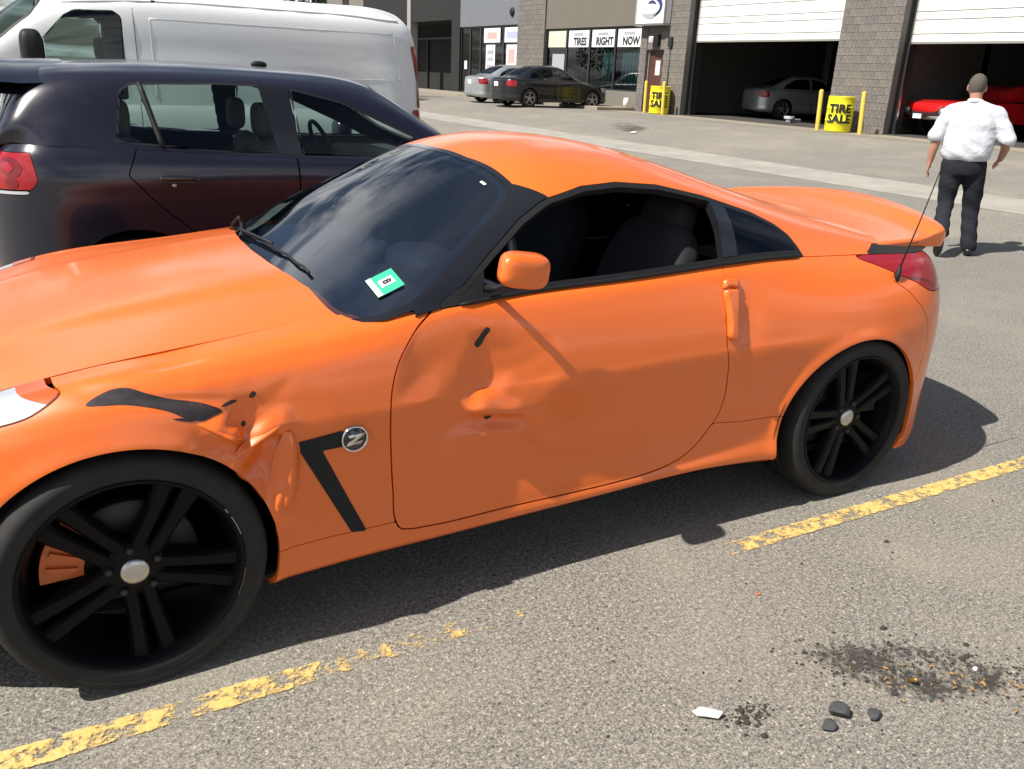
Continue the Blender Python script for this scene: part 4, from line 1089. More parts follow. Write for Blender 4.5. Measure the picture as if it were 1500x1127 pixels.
# --- door mirror
def superell(ax, ay, az, e=.55, nu=28, nv=40):
    u = np.linspace(-math.pi / 2, math.pi / 2, nu); v = np.linspace(-math.pi, math.pi, nv)
    f = lambda a: np.sign(a) * np.abs(a) ** e
    U, Vv = np.meshgrid(u, v, indexing='ij')
    return grid(np.stack([ax * f(np.cos(U)) * f(np.cos(Vv)), ay * f(np.cos(U)) * f(np.sin(Vv)), az * f(np.sin(U))], -1), flip=True)
for s in (-1,):
    mh = superell(.080, .047, .050, .55)
    mh.V[:, 2] *= 1 - .16 * np.clip(mh.V[:, 1] / .1, -1, 1) * -1 * .6
    mh.V[:, 0] += .28 * np.abs(mh.V[:, 1] + .06)                          # swept back towards the tip
    mh = Mesh(mh.V, [tuple(reversed(f)) for f in mh.F])
    m4 = Matrix.Translation((1.058, -.917, 1.056)) @ Matrix.Rotation(rad(8), 4, 'Y')
    mm = xf(mh, m4)
    o = obj('door_mirror', mm if s < 0 else mirror(mm), M['orange'], P['door'] if s < 0 else car)
    st = tube([(1.03, -.795, .972), (1.04, -.83, .985), (1.05, -.85, 1.0), (1.06, -.88, 1.012)], [.018, .011, .011, .018], 12)
    st.V[:, 2] = .99 + (st.V[:, 2] - .99) * .75
    obj('mirror_foot', st if s < 0 else mirror(st), M['black_trim'], o)
    gl = xf(prism([(math.cos(t) * .034, math.sin(t) * .034) for t in np.linspace(0, 6.28, 24, endpoint=False)], 0, .004, 'yz'), Matrix.Translation((1.121, -.917, 1.053)) @ Matrix.Rotation(rad(8), 4, 'Y'))
    obj('mirror_glass', gl if s < 0 else mirror(gl), M['chrome'], o)

# --- aerial, wipers, sticker, painted glint
an = obj('aerial', tube([(2.80, -.838, .868), (2.806, -.842, .90), (2.812, -.842, .935)], [.012, .011, .006], 10), M['black_trim'], car)
obj('aerial_rod', tube([(2.810, -.842, .930), (2.87, -.842, 1.10), (2.935, -.842, 1.305)], [.0036, .003, .0022], 6), M['black_trim'], an)
def can_pt(x, w):
    k = np.argmin((cx_ - x) ** 2 + (cy_ - w) ** 2); return Vector(CANOPY.V[k]), Vector(normals_can[k])
normals_can = normals(CANOPY)
for a, bq, n_ in (((.580, .34), (.612, -.42), 0), ((.650, .70), (.590, .40), 1)):
    pts = []
    for t in np.linspace(0, 1, 14):
        p, n = can_pt(a[0] + (bq[0] - a[0]) * t, a[1] + (bq[1] - a[1]) * t); pts.append(p + n * .012)
    wi = obj('wiper', tube(pts, .0048, 6), M['black_trim'], car)
    p, n = can_pt(*a); q = pts[len(pts) // 2] + n * .018
    obj('wiper_arm', tube([Vector((p.x - .03, p.y + .05, p.z - .015)), p + n * .028, q], [.008, .006, .004], 6), M['black_trim'], wi)
def decal(x0, w0, dx, dw, off, material, name, parent):
    """small rectangle lying on the windscreen"""
    p, n = can_pt(x0, w0); ux = (can_pt(x0 + .05, w0)[0] - p).normalized(); uy = n.cross(ux)
    P4 = [p + n * off + ux * (a * dx) + uy * (b * dw) for a, b in ((-.5, -.5), (.5, -.5), (.5, .5), (-.5, .5))]
    return obj(name, Mesh([v[:] for v in P4], [(0, 1, 2, 3)]), material, parent, smooth=False)
p, n = can_pt(.748, -.690); ux = (can_pt(.80, -.690)[0] - p).normalized(); uy = n.cross(ux)
def plate_at(name, a0, b0, da, db, off, material, parent):
    P4 = [p + n * off + ux * (a0 + sa * da / 2) + uy * (b0 + sb * db / 2) for sa, sb in ((-1, -1), (1, -1), (1, 1), (-1, 1))]
    return obj(name, Mesh([v[:] for v in P4], [(0, 1, 2, 3)]), material, parent, smooth=False)
st = plate_at('inspection_sticker', 0, 0, .085, .094, .005, M['green_print'], car)
plate_at('sticker_strip', -.034, 0, .016, .092, .0062, M['white'], st)
plate_at('sticker_field', .006, 0, .044, .034, .0062, M['white'], st)
tm = text_mesh('8', .036)
obj('sticker_number', Mesh([(p + n * .0074 + ux * (.006 + v[1]) - uy * v[0])[:] for v in tm.V], tm.F), M['letter_black'], st, smooth=False)
decal(1.175, -.462, .010, .026, .003, M['white'], 'glint_patch', car)  # white rectangle painted as a glint on the glass

# --- cabin
cab = obj('dashboard', box(.62, 1.06, -.70, .70, .80, .93, .03), M['dash'], car)
for y in (-.06, .0, .06):
    obj('gauge_pod', xf(superell(.05, .055, .05, .8), Matrix.Translation((.93, y * 2.2, .955))), M['dash'], cab)
obj('instrument_hood', xf(superell(.10, .17, .06, .7), Matrix.Translation((1.0, -.37, .965))), M['dash'], cab)
tor = []
for a in np.linspace(0, 2 * math.pi, 40): tor.append((1.22 + .075 * math.sin(a), -.37 + .185 * math.cos(a), .90 + .17 * math.sin(a)))
sw = obj('steering_wheel', tube(tor, .016, 10, cap=False), M['black_trim'], car)
obj('steering_spokes', join(tube([(1.22, -.55, .90), (1.20, -.37, .90), (1.22, -.19, .90)], .014, 8), tube([(1.16, -.37, .76), (1.20, -.37, .90)], .018, 8)), M['black_trim'], sw)
for y in (-.37, .37):
    se = obj('seat', xf(superell(.25, .24, .09, .6), Matrix.Translation((1.62, y, .46))), M['fabric'], car)
    obj('seat_back', xf(superell(.085, .24, .33, .6), Matrix.Translation((1.90, y, .76)) @ Matrix.Rotation(rad(20), 4, 'Y')), M['fabric'], se)
    obj('headrest', xf(superell(.055, .13, .09, .6), Matrix.Translation((2.02, y, 1.07)) @ Matrix.Rotation(rad(16), 4, 'Y')), M['fabric'], se)
obj('cabin_floor', join(box(.6, 2.7, -.78, .78, .23, .25), box(2.15, 2.2, -.72, .72, .24, .80)), M['void'], car, smooth=False)
obj('parcel_shelf', box(2.2, 3.2, -.66, .66, .78, .80), M['void'], car, smooth=False)

# --- wheels
def build_wheel(parent, loc, flip, caliper_ang, spin):
    w = bpy.data.objects.new('wheel', None); C.objects.link(w); w.parent = parent; w.location = loc
    if flip: w.rotation_euler = (0, 0, math.pi)
    tp = [(.258, .010), (.266, -.001), (.274, -.004), (.280, -.007), (.283, -.006), (.296, -.011), (.299, -.0095), (.302, -.011), (.314, -.009), (.324, -.003), (.330, .008), (.335, .022), (.336, .05)]
    for gy in (.075, .115, .155): tp += [(.336, gy - .006), (.328, gy - .004), (.328, gy + .004), (.336, gy + .006)]
    tp += [(.336, .19), (.334, .212), (.322, .232), (.295, .242), (.258, .232)]
    ty = revolve(tp, 96)
    low = ty.V[:, 2] < -.329; ty.V[low, 2] = -.329
    bul = np.exp(-((ty.V[:, 2] + .33) / .07) ** 2) * (np.abs(ty.V[:, 0]) < .16); ty.V[:, 1] += np.where(ty.V[:, 1] < .05, -.006, .0) * bul
    obj('tyre', ty, M['rubber'], w)
    rim = revolve([(.268, .006), (.2705, -.002), (.268, -.007), (.262, -.006), (.258, .004), (.252, .012), (.247, .03), (.243, .060), (.236, .075), (.234, .16), (.240, .22)], 96)
    obj('rim', rim, M['rim_black'], w)
    for k in range(5):
        a0 = spin + k * 2 * math.pi / 5
        pts = []
        for sgn in (-1, 1):
            b = []
            for r, tng, wd, y0 in ((.040, .021, .044, .036), (.10, .0235, .040, .030), (.17, .028, .041, .023), (.249, .036, .052, .018)):
                b.append((r, sgn * tng, wd, y0))
            V, F = [], []
            for r, tg, wd, y0 in b:
                for du, dy in ((-.5, .010), (-.30, 0), (.30, 0), (.5, .010), (.5, .046), (-.5, .046)):
                    tt = tg + du * wd
                    V.append((r * math.cos(a0) - tt * math.sin(a0), y0 + dy, r * math.sin(a0) + tt * math.cos(a0)))
            for i in range(3):
                for j in range(6):
                    j2 = (j + 1) % 6; F.append((i * 6 + j, i * 6 + j2, (i + 1) * 6 + j2, (i + 1) * 6 + j))
            pts.append(Mesh(V, F))
        web = []
        m = join(*pts)
        bm = bmesh.new(); vs = [bm.verts.new(v) for v in m.V]
        for f in m.F: bm.faces.new([vs[i] for i in f])
        bmesh.ops.recalc_face_normals(bm, faces=bm.faces[:])
        obj('spoke', from_bm(bm), M['rim_black'], w, angle=40)
        r = .062; a = a0 + math.pi / 5
        obj('lug_nut', move(revolve([(0, .022), (.007, .022), (.010, .026), (.010, .05)], 8), r * math.cos(a), 0, r * math.sin(a)), M['steel'], w)
    obj('hub', revolve([(0, .030), (.045, .030), (.052, .034), (.075, .040), (.080, .048), (.080, .09)], 40), M['rim_black'], w)
    obj('hub_cap', revolve([(0, .020), (.020, .021), (.032, .024), (.036, .028), (.037, .036)], 40), M['satin'], w)
    obj('brake_disc', revolve([(.06, .105), (.065, .100), (.165, .100), (.168, .104), (.168, .126)], 64), M['steel'], w)
    a = np.linspace(caliper_ang - .42, caliper_ang + .42, 12)
    out = [(.215 * math.cos(t), .215 * math.sin(t)) for t in a] + [(.115 * math.cos(t), .115 * math.sin(t)) for t in reversed(a)]
    cm = prism(out, .072, .145)
    rib = [prism([((.13 + d) * math.cos(caliper_ang + e), (.13 + d) * math.sin(caliper_ang + e)) for d, e in ((0, q - .03), (.07, q - .03), (.07, q + .03), (0, q + .03))], .062, .08) for q in (-.22, 0, .22)]
    obj('brake_caliper', join(cm, *rib), M['caliper'] if loc[0] < 1 else M['steel'], w, smooth=False)
    return w
fw = build_wheel(car, (0, -.882, .329), False, rad(158), rad(-84))
for a0, a1 in ((14, 27), (-26, -8), (30, 33)):
    obj('rim_scuff', revolve([(.2690, -.0085), (.2712, -.0075), (.2722, -.003)], 12, 'y', rad(a0), rad(a1)), M['satin'], fw)
build_wheel(car, (2.65, -.885, .329), False, rad(20), rad(-112))
build_wheel(car, (0, .882, .329), True, rad(20), rad(-84))
build_wheel(car, (2.65, .885, .329), True, rad(160), rad(-84))
# ------------------------------------------------------------------ other vehicles, all from one kind of surface
def strip_wheel(parent, loc, flip, r, w, rimc, spokes=5, rim_r=None):
    e = bpy.data.objects.new('wheel', None); C.objects.link(e); e.parent = parent; e.location = loc
    if flip: e.rotation_euler = (0, 0, math.pi)
    rr = rim_r or r * .68
    obj('tyre', revolve([(rr - .01, .015), (rr + .005, 0), (r * .93, -.006), (r * .985, .01), (r, .04), (r, w - .03), (r * .95, w), (rr, w)], 48), M['rubber'], e)
    obj('rim', revolve([(rr + .004, .006), (rr, 0), (rr - .012, .004), (rr - .02, .04), (rr - .03, w - .03)], 48), rimc, e)
    for k in range(spokes):
        a = 2 * math.pi * k / spokes + .3
        P2 = [(.04 * math.cos(a + q) if False else r_ * math.cos(a) - t_ * math.sin(a), r_ * math.sin(a) + t_ * math.cos(a)) for r_, t_, q in ((.03, -.03, 0), (rr - .01, -.022, 0), (rr - .01, .022, 0), (.03, .03, 0))]
        obj('spoke', prism(P2, .012, .04), rimc, e, smooth=False)
    obj('hub', revolve([(0, .006), (.05, .008), (.06, .02), (.06, .1)], 24), rimc, e)
    obj('brake_disc', revolve([(0, .05), (rr - .04, .05), (rr - .04, .07)], 32), M['steel'], e)

def vehicle(name, label, cat, loc, rotz, paintm, sp, nu=200, nv=60, ncan=(200, 120), group=None):
    """sp: plan, sec, can, arches, doors, windows, ws, rear, lamps, wheel"""
    root = thing(name, label, cat, loc, rotz, group)
    net = shell_net(sp['plan'], sp['sec'])
    D = loft(net, nu, nv); sh = grid(D); top = D[:, -1]
    k0 = np.argmin(top[:, 0]); k1 = np.argmax(top[:, 0]); tx = top[k0:k1 + 1]
    tp = lambda x: (np.interp(x, tx[:, 0], -tx[:, 1]), np.interp(x, tx[:, 0], tx[:, 2]))
    net2 = []
    for x, sec_ in sp['can']:
        L = [(x, -w, z) for w, z in sec_]
        if sp.get('snap', (-9, 9))[0] <= x <= sp.get('snap', (-9, 9))[1]:
            w, z = tp(x); L[0] = (x, -w + .003, z + .001)
        net2.append(L + [(a, -b, c) for a, b, c in reversed(L[:-1])])
    cn = grid(loft(np.array(net2), *ncan))
    ap = np.full(len(sh.R), -1e9)
    for ax, az, r in sp['arches']:
        ap = np.maximum(ap, np.where(np.abs(sh.R[:, 1]) < sp.get('inw', .55), -1, r - np.hypot(sh.R[:, 0] - ax, sh.R[:, 2] - az)))
        lin = move(revolve([(r + .01, 0), (r + .01, .28), (0, .28)], 28), ax, -sp['wy'] - .0, az)
        lin = clip(lin, .18 - lin.V[:, 2])
        obj('wheel_arch_liner', lin, M['void'], root); obj('wheel_arch_liner', mirror(lin), M['void'], root)
    R2 = sh.R[:, [0, 2]]
    rest = ap.copy(); g = .003
    cut = []
    for nm, poly, mt, both in sp['lamps']:
        p = sdpoly(R2, curve2(poly, 120, smooth=False)); q = clip(sh, np.maximum(p + g, ap)); rest = np.maximum(rest, -p)
        for mm in (q, mirror(q)):
            if len(mm.F): obj(nm, flange(mm, .01), mt, root)
    for poly in sp['doors']:
        p = sdpoly(R2, curve2(poly, 160, smooth=False)); q = clip(sh, np.maximum(p + g, np.maximum(ap, rest * 1.0))); cut.append(p)
        for mm in (q, mirror(q)): obj('door', flange(mm, .012), paintm, root)
    for p in cut: rest = np.maximum(rest, -p + g)
    b_ = clip(sh, rest); b_ = flange(b_, .012)
    body = join(b_, mirror(b_))
    inn = offset(clip(sh, ap - .0 if False else ap + .02), -.02); obj('inner_body', inn, M['void'], root); obj('inner_body', mirror(inn), M['void'], root)
    # canopy
    R = cn.R; ax_, ay_ = R[:, 0], np.abs(R[:, 1])
    hole = np.full(len(R), -1e9)
    def add_glass(nm, phi, mt, seal=.012, sym=True):
        nonlocal hole
        hole = np.maximum(hole, -phi)
        for s in ((-1, 1) if sym else (0,)):
            side = R[:, 1] * -s if s else np.full(len(R), -1.0)
            gl = clip(cn, np.maximum(phi + seal * .8, side))
            if len(gl.F): o = obj(nm, offset(gl, -.003), mt, root)
            fr = clip(cn, np.maximum.reduce([phi, -(phi + seal), side]))
            if len(fr.F): obj('window_seal', offset(fr, .0015), M['black_trim'], root)
    for poly in sp['windows']:
        p = np.where(ay_ > sp.get('wmin', .4), sdpoly(R[:, [0, 2]], curve2(poly, 160, smooth=False)), 1.0)
        add_glass('side_window', p, sp['glass'])
    def plan_poly(pts): return sdpoly(R[:, :2], curve2(pts + [(x, -w) for x, w in reversed(pts[1:-1])], 200, smooth=False))
    if sp.get('ws'): add_glass('windscreen', np.maximum(plan_poly(sp['ws']), sp.get('wsz', 0) - R[:, 2]), sp['glass'], .02, False)
    if sp.get('rear'): add_glass('rear_window', np.maximum(plan_poly(sp['rear']), sp.get('rearz', 0) - R[:, 2]), sp['glass'], .02, False)
    black = sp.get('pillars', [])
    for poly in black:
        p = np.where(ay_ > .4, sdpoly(R[:, [0, 2]], curve2(poly, 120, smooth=False)), 1.0); hole = np.maximum(hole, -p)
        for s in (-1, 1):
            q = clip(cn, np.maximum(p, R[:, 1] * -s)); obj('pillar', flange(offset(q, .002), .01), M['black_gloss'], root)
    up = clip(cn, hole)
    hk = sp.get('hood')
    if hk:
        hp = up.R[:, 0] - hk
        obj('hood', flange(clip(up, hp + .002), .012), paintm, root); up = clip(up, -hp + .002)
    tk = sp.get('trunk')
    if tk:
        hp = tk - up.R[:, 0]
        obj('trunk_lid', flange(clip(up, hp + .002), .012), paintm, root); up = clip(up, -hp + .002)
    obj('roof', flange(up, .014), paintm, root)
    ob = obj('body', body, paintm, root)
    hl = clip(cn, np.maximum(hole + .02, (hk if hk else -9) + .3 - R[:, 0])); obj('headliner', offset(hl, -.03), M['void'], root)
    pl_ = sp['plan']; pl2 = [(x * .98 + .02, max(w - .1, 0)) for x, w in pl_]
    obj('underbody', prism([(x, -w) for x, w in pl2] + [(x, w) for x, w in reversed(pl2[1:-1])], .20, .23, 'xy'), M['void'], root, smooth=False)
    r, w = sp['wheel'][:2]
    for ax0, az0, _r0 in sp['arches']:
        strip_wheel(root, (ax0, -sp['wy'] + .012, r), False, r, w, sp['wheel'][2]); strip_wheel(root, (ax0, sp['wy'] - .012, r), True, r, w, sp['wheel'][2])
    return root, sh, cn
def seats(root, rows, z0, top, mt):
    for x, ys in rows:
        for y in ys:
            se = obj('seat', xf(superell(.26, .25, .10, .6), Matrix.Translation((x, y, z0))), mt, root)
            obj('seat_back', xf(superell(.08, .24, (top - z0) * .42, .6), Matrix.Translation((x + .28, y, z0 + (top - z0) * .42)) @ Matrix.Rotation(rad(15), 4, 'Y')), mt, se)
            obj('headrest', xf(superell(.05, .13, .10, .6), Matrix.Translation((x + .40, y, top))), mt, se)

M['van_glass'] = glass_mat('van_glass', (.42, .50, .47), 0.0, 1.5)
M['red_dark'] = mat('red_lens_dark', (.16, .004, .006), .2, coat=.4)
M['navy'] = paint('navy_paint', (.010, .010, .020), .22, dust=.015, coat=.35)
M['van_white'] = paint('white_paint', (.74, .75, .74), .38, dust=.10)
M['black_car'] = paint('black_car_paint', (.007, .007, .008), .25, dust=.02, coat=.4)
M['silver'] = paint('silver_paint', (.42, .44, .45), .32, metal=.6)
M['grey_silver'] = paint('grey_paint', (.22, .24, .25), .35, metal=.5)
M['classic_red'] = paint('red_paint', (.62, .012, .014), .3)
M['alloy'] = mat('alloy_wheel', (.34, .34, .35), .4, .8)
M['dark_alloy'] = mat('dark_alloy', (.10, .10, .105), .45, .6)
M['grey_seat'] = mat('grey_seat_cloth', (.10, .105, .105), .9)
M['beige_seat'] = mat('beige_seat_cloth', (.26, .24, .20), .9)

# --- dark hatchback parked nose the other way
HB = dict(
 plan=[(-.88, 0), (-.86, .35), (-.78, .60), (-.6, .76), (-.3, .855), (0, .885), (.5, .890), (1.2, .893), (2.0, .893), (2.58, .892), (2.85, .868), (3.06, .80), (3.20, .62), (3.27, .32), (3.28, 0)],
 sec={0: [(.20, .06), (.26, .0), (.42, 0), (.56, 0), (.66, .006), (.72, .02), (.75, .05), (.78, .10)],
      4: [(.18, .06), (.24, .01), (.42, .006), (.60, 0), (.74, 0), (.80, .02), (.85, .06), (.875, .12)],
      5: [(.18, .06), (.24, .01), (.42, .010), (.62, .004), (.80, 0), (.87, .016), (.915, .06), (.935, .13)],
      6: [(.18, .06), (.24, .01), (.42, .014), (.62, .008), (.82, 0), (.93, .010), (.985, .05), (1.01, .11)],
      7: [(.18, .06), (.24, .01), (.42, .018), (.62, .010), (.84, 0), (.955, .004), (1.01, .022), (1.045, .052)],
      8: [(.18, .06), (.24, .01), (.42, .018), (.62, .010), (.86, 0), (.975, .004), (1.04, .022), (1.075, .050)],
      9: [(.18, .06), (.24, .01), (.42, .014), (.62, .006), (.87, 0), (.985, .004), (1.06, .026), (1.11, .054)],
      11: [(.20, .06), (.26, .01), (.42, .006), (.62, .0), (.86, .0), (.99, .008), (1.07, .034), (1.125, .068)],
      14: [(.24, .06), (.29, .01), (.42, 0), (.62, 0), (.82, .0), (.97, .012), (1.05, .04), (1.10, .08)]},
 can=[(-.74, [(.55, .79), (.5, .80), (.4, .81), (.3, .815), (.15, .82), (0, .82)]),
      (-.3, [(.72, .88), (.65, .90), (.5, .91), (.35, .92), (.18, .925), (0, .928)]),
      (.1, [(.74, .95), (.67, .97), (.52, .985), (.36, .99), (.18, 1.0), (0, 1.0)]),
      (.35, [(.76, .99), (.72, 1.015), (.62, 1.045), (.42, 1.065), (.2, 1.075), (0, 1.08)]),
      (.75, [(.80, 1.03), (.765, 1.10), (.68, 1.20), (.48, 1.27), (.22, 1.30), (0, 1.31)]),
      (1.1, [(.83, 1.05), (.775, 1.18), (.675, 1.345), (.50, 1.44), (.22, 1.475), (0, 1.485)]),
      (1.5, [(.84, 1.06), (.78, 1.22), (.675, 1.425), (.51, 1.50), (.22, 1.53), (0, 1.54)]),
      (2.0, [(.84, 1.075), (.78, 1.24), (.675, 1.450), (.51, 1.515), (.22, 1.545), (0, 1.552)]),
      (2.5, [(.835, 1.10), (.775, 1.25), (.67, 1.450), (.51, 1.512), (.22, 1.542), (0, 1.55)]),
      (2.8, [(.82, 1.11), (.755, 1.25), (.65, 1.43), (.50, 1.495), (.22, 1.525), (0, 1.533)]),
      (2.98, [(.79, 1.12), (.72, 1.23), (.62, 1.38), (.48, 1.45), (.2, 1.49), (0, 1.50)]),
      (3.12, [(.73, 1.11), (.66, 1.18), (.575, 1.26), (.45, 1.30), (.2, 1.335), (0, 1.345)]),
      (3.20, [(.60, 1.09), (.54, 1.11), (.47, 1.13), (.36, 1.14), (.18, 1.15), (0, 1.15)])],
 snap=(-.6, 3.13), arches=[(0, .33, .352), (2.572, .335, .360)], wy=.885, wheel=(.318, .21, M['dark_alloy']),
 doors=[[(2.52, 1.12), (2.58, .98), (2.44, .82), (2.26, .66), (2.18, .50), (2.16, .30), (1.674, .30), (1.674, 1.12)], [(1.671, 1.12), (1.671, .30), (.52, .30), (.50, .60), (.42, .92), (.60, 1.12)]],
 windows=[[(2.62, 1.140), (2.57, 1.40), (2.51, 1.438), (2.1, 1.452), (1.83, 1.450), (1.765, 1.085), (2.1, 1.092)], [(1.635, 1.075), (1.665, 1.438), (1.36, 1.37), (1.11, 1.265), (.93, 1.19), (.66, 1.065), (1.2, 1.065)]],
 pillars=[[(1.775, 1.082), (1.838, 1.448), (1.672, 1.440), (1.642, 1.073)]],
 ws=[(.30, 0), (.36, .62), (.62, .66), (1.02, .56), (1.10, .5), (1.11, 0)], wsz=.98, rear=[(2.97, 0), (2.975, .46), (3.0, .54), (3.14, .60), (3.25, .45), (3.3, 0)], rearz=1.15,
 lamps=[('tail_light', [(3.02, 1.09), (3.00, .955), (3.03, .905), (3.4, .88), (3.4, 1.08), (3.10, 1.085)], M['red_lens'], True), ('reversing_light', [(3.025, .903), (3.06, .878), (3.4, .855), (3.4, .877)], M['clear_lens'], True),
        ('headlight', [(-.5, .66), (-.35, .80), (-.55, .83), (-1, .75), (-1, .66)], M['clear_lens'], True)],
 glass=M['car_glass'], hood=.40)
hbk, hsh, hcan = vehicle('hatchback', 'dark navy hatchback parked behind the orange coupe, tail towards the left', 'car', (2.94, 2.905, 0), math.pi, M['navy'], HB, 320, 90, (320, 180))
for cx_h, cz_h, rr_h, mt_h in ((3.115, 1.01, .048, M['red_dark']), (3.13, 1.01, .026, M['red_lens']), (3.12, .935, .030, M['red_dark'])):
    q = clip(hsh, np.where(hsh.R[:, 0] > 2.9, np.hypot(hsh.R[:, 0] - cx_h, hsh.R[:, 2] - cz_h) - rr_h, 1.0))
    for qq in (offset(q, .002 + .002 * (rr_h < .03)), mirror(offset(q, .002 + .002 * (rr_h < .03)))): obj('lamp_ring', qq, mt_h, hbk)
seats(hbk, ((1.35, (-.36, .36)), (2.15, (-.40, 0, .40))), .55, 1.24, M['grey_seat'])
obj('dashboard', box(.55, 1.0, -.70, .70, .80, 1.02, .04), M['dash'], hbk)
tor = [(1.15 + .07 * math.sin(a), -.36 + .19 * math.cos(a), 1.02 + .17 * math.sin(a)) for a in np.linspace(0, 2 * math.pi, 32)]
obj('steering_wheel', tube(tor, .016, 8, cap=False), M['black_trim'], hbk)
obj('parcel_shelf', box(2.55, 3.05, -.66, .66, 1.02, 1.04), M['void'], hbk)
obj('roof_spoiler', grid(loft(np.array([[(2.80, y, 1.540 - .115 * (abs(y) / .62) ** 2.6), (3.0, y, 1.532 - .115 * (abs(y) / .62) ** 2.6), (3.17, y, 1.512 - .11 * (abs(y) / .62) ** 2.6), (3.185, y, 1.500 - .11 * (abs(y) / .62) ** 2.6), (3.16, y, 1.488 - .11 * (abs(y) / .62) ** 2.6), (2.95, y, 1.47 - .11 * (abs(y) / .62) ** 2.6)] for y in np.linspace(-.62, .62, 17)]), 40, 30, fu=local), flip=True), M['navy'], hbk)
obj('roof_aerial', xf(superell(.05, .022, .022, .9), Matrix.Translation((1.66, 0, 1.555))), M['black_trim'], hbk)
for s in (-1, 1):
    for p_, n_ in (((2.462, 1.436), (2.388, 1.112)),):
        pts = []
        for t in np.linspace(0, 1, 8):
            x = p_[0] + (n_[0] - p_[0]) * t; z = p_[1] + (n_[1] - p_[1]) * t
            sel = np.where((np.sign(hcan.V[:, 1]) == s) & (np.abs(hcan.V[:, 1]) > .5))[0]
            k = sel[np.argmin((hcan.V[sel, 0] - x) ** 2 + (hcan.V[sel, 2] - z) ** 2)]; pts.append((x, hcan.V[k, 1] - .006 * s, z))
        obj('window_divider', tube(pts, .016, 6), M['black_trim'], hbk)
    for xh in (2.33, 1.30):
        o = obj('door_handle', xf(superell(.105, .020, .021, .7), Matrix.Translation((xh, s * .906, .958)) @ Matrix.Rotation(rad(-2), 4, 'Y')), M['black_gloss'], hbk)
        obj('handle_lock', xf(superell(.012, .008, .010, .8), Matrix.Translation((xh + .03, s * .903, .928))), M['satin'], o)
    mh = obj('door_mirror', xf(superell(.07, .10, .07, .6), Matrix.Translation((.80, s * .98, 1.10))), M['navy'], hbk)

# --- white panel van
VN = dict(
 plan=[(-2.35, 0), (-2.33, .5), (-2.22, .82), (-1.9, .95), (-1.3, .985), (-.3, .995), (.7, 1.0), (2.0, 1.0), (2.9, .995), (3.22, .965), (3.33, .86), (3.36, .5), (3.36, 0)],
 sec={0: [(.30, .05), (.38, 0), (.55, 0), (.75, 0), (.90, .02), (1.0, .06), (1.04, .12)], 4: [(.25, .05), (.33, .01), (.5, .01), (.8, 0), (1.0, .005), (1.14, .03), (1.18, .08)],
      6: [(.25, .05), (.33, .01), (.5, .012), (.8, .004), (1.0, 0), (1.14, .010), (1.20, .020)], 9: [(.25, .05), (.33, .01), (.5, .012), (.8, .004), (1.0, 0), (1.14, .008), (1.20, .016)],
      12: [(.35, .05), (.40, .0), (.5, .0), (.8, .0), (1.0, 0), (1.14, .008), (1.20, .014)]},
 can=[(-2.2, [(.78, 1.05), (.7, 1.07), (.55, 1.08), (.4, 1.09), (.2, 1.09), (0, 1.09)]), (-1.2, [(.90, 1.18), (.84, 1.21), (.66, 1.24), (.46, 1.26), (.22, 1.27), (0, 1.27)]),
      (-.75, [(.94, 1.19), (.90, 1.24), (.82, 1.31), (.6, 1.36), (.25, 1.39), (0, 1.395)]), (-.25, [(.965, 1.195), (.945, 1.40), (.885, 1.60), (.66, 1.72), (.25, 1.76), (0, 1.77)]),
      (.18, [(.975, 1.20), (.955, 1.52), (.895, 1.86), (.70, 2.0), (.28, 2.045), (0, 2.055)]), (.55, [(.98, 1.20), (.962, 1.56), (.905, 1.94), (.72, 2.055), (.28, 2.095), (0, 2.105)]),
      (1.3, [(.984, 1.20), (.968, 1.58), (.918, 1.965), (.74, 2.075), (.28, 2.11), (0, 2.12)]), (2.6, [(.984, 1.20), (.966, 1.58), (.918, 1.965), (.74, 2.07), (.28, 2.105), (0, 2.115)]),
      (3.05, [(.978, 1.20), (.955, 1.58), (.905, 1.95), (.73, 2.05), (.28, 2.08), (0, 2.09)]), (3.20, [(.95, 1.20), (.925, 1.56), (.875, 1.90), (.70, 1.99), (.28, 2.02), (0, 2.03)]),
      (3.30, [(.88, 1.20), (.83, 1.45), (.78, 1.66), (.62, 1.74), (.25, 1.77), (0, 1.78)]), (3.345, [(.76, 1.20), (.70, 1.24), (.62, 1.28), (.5, 1.29), (.2, 1.30), (0, 1.30)])],
 snap=(-2.3, 3.32), arches=[(-1.35, .37, .42), (2.1, .37, .42)], wy=.985, wheel=(.36, .24, M['satin']), inw=.6,
 doors=[[(-.62, 1.25), (-.62, .45), (.79, .45), (.79, 1.25)]],
 windows=[[(-.30, 1.235), (.02, 1.555), (.30, 1.852), (.38, 1.895), (.66, 1.905), (.715, 1.86), (.705, 1.235)]],
 ws=[(-.85, 0), (-.80, .78), (-.45, .885), (-.14, .905), (.08, .875), (.16, .80), (.20, .5), (.21, 0)], wsz=1.30,
 lamps=[('tail_light', [(3.20, 1.20), (3.20, .90), (3.30, .90), (3.30, 1.2)], M['red_lens'], True), ('headlight', [(-2.5, .75), (-2.15, .75), (-2.1, .98), (-2.5, .98)], M['clear_lens'], True)],
 glass=M['van_glass'], hood=-.80)
van, _, vcan = vehicle('panel_van', 'white panel van parked beyond the dark hatchback', 'van', (0, 5.93, 0), 0, M['van_white'], VN, 240, 60, (260, 160))
def on_can(cn, s, x, z, off=.0):
    sel = np.where((np.sign(cn.V[:, 1]) == s) & (np.abs(cn.V[:, 1]) > .5))[0]
    k = sel[np.argsort((cn.V[sel, 0] - x) ** 2 + (cn.V[sel, 2] - z) ** 2)[:4]]
    return (x, float(cn.V[k, 1].mean()) + off * s, z)
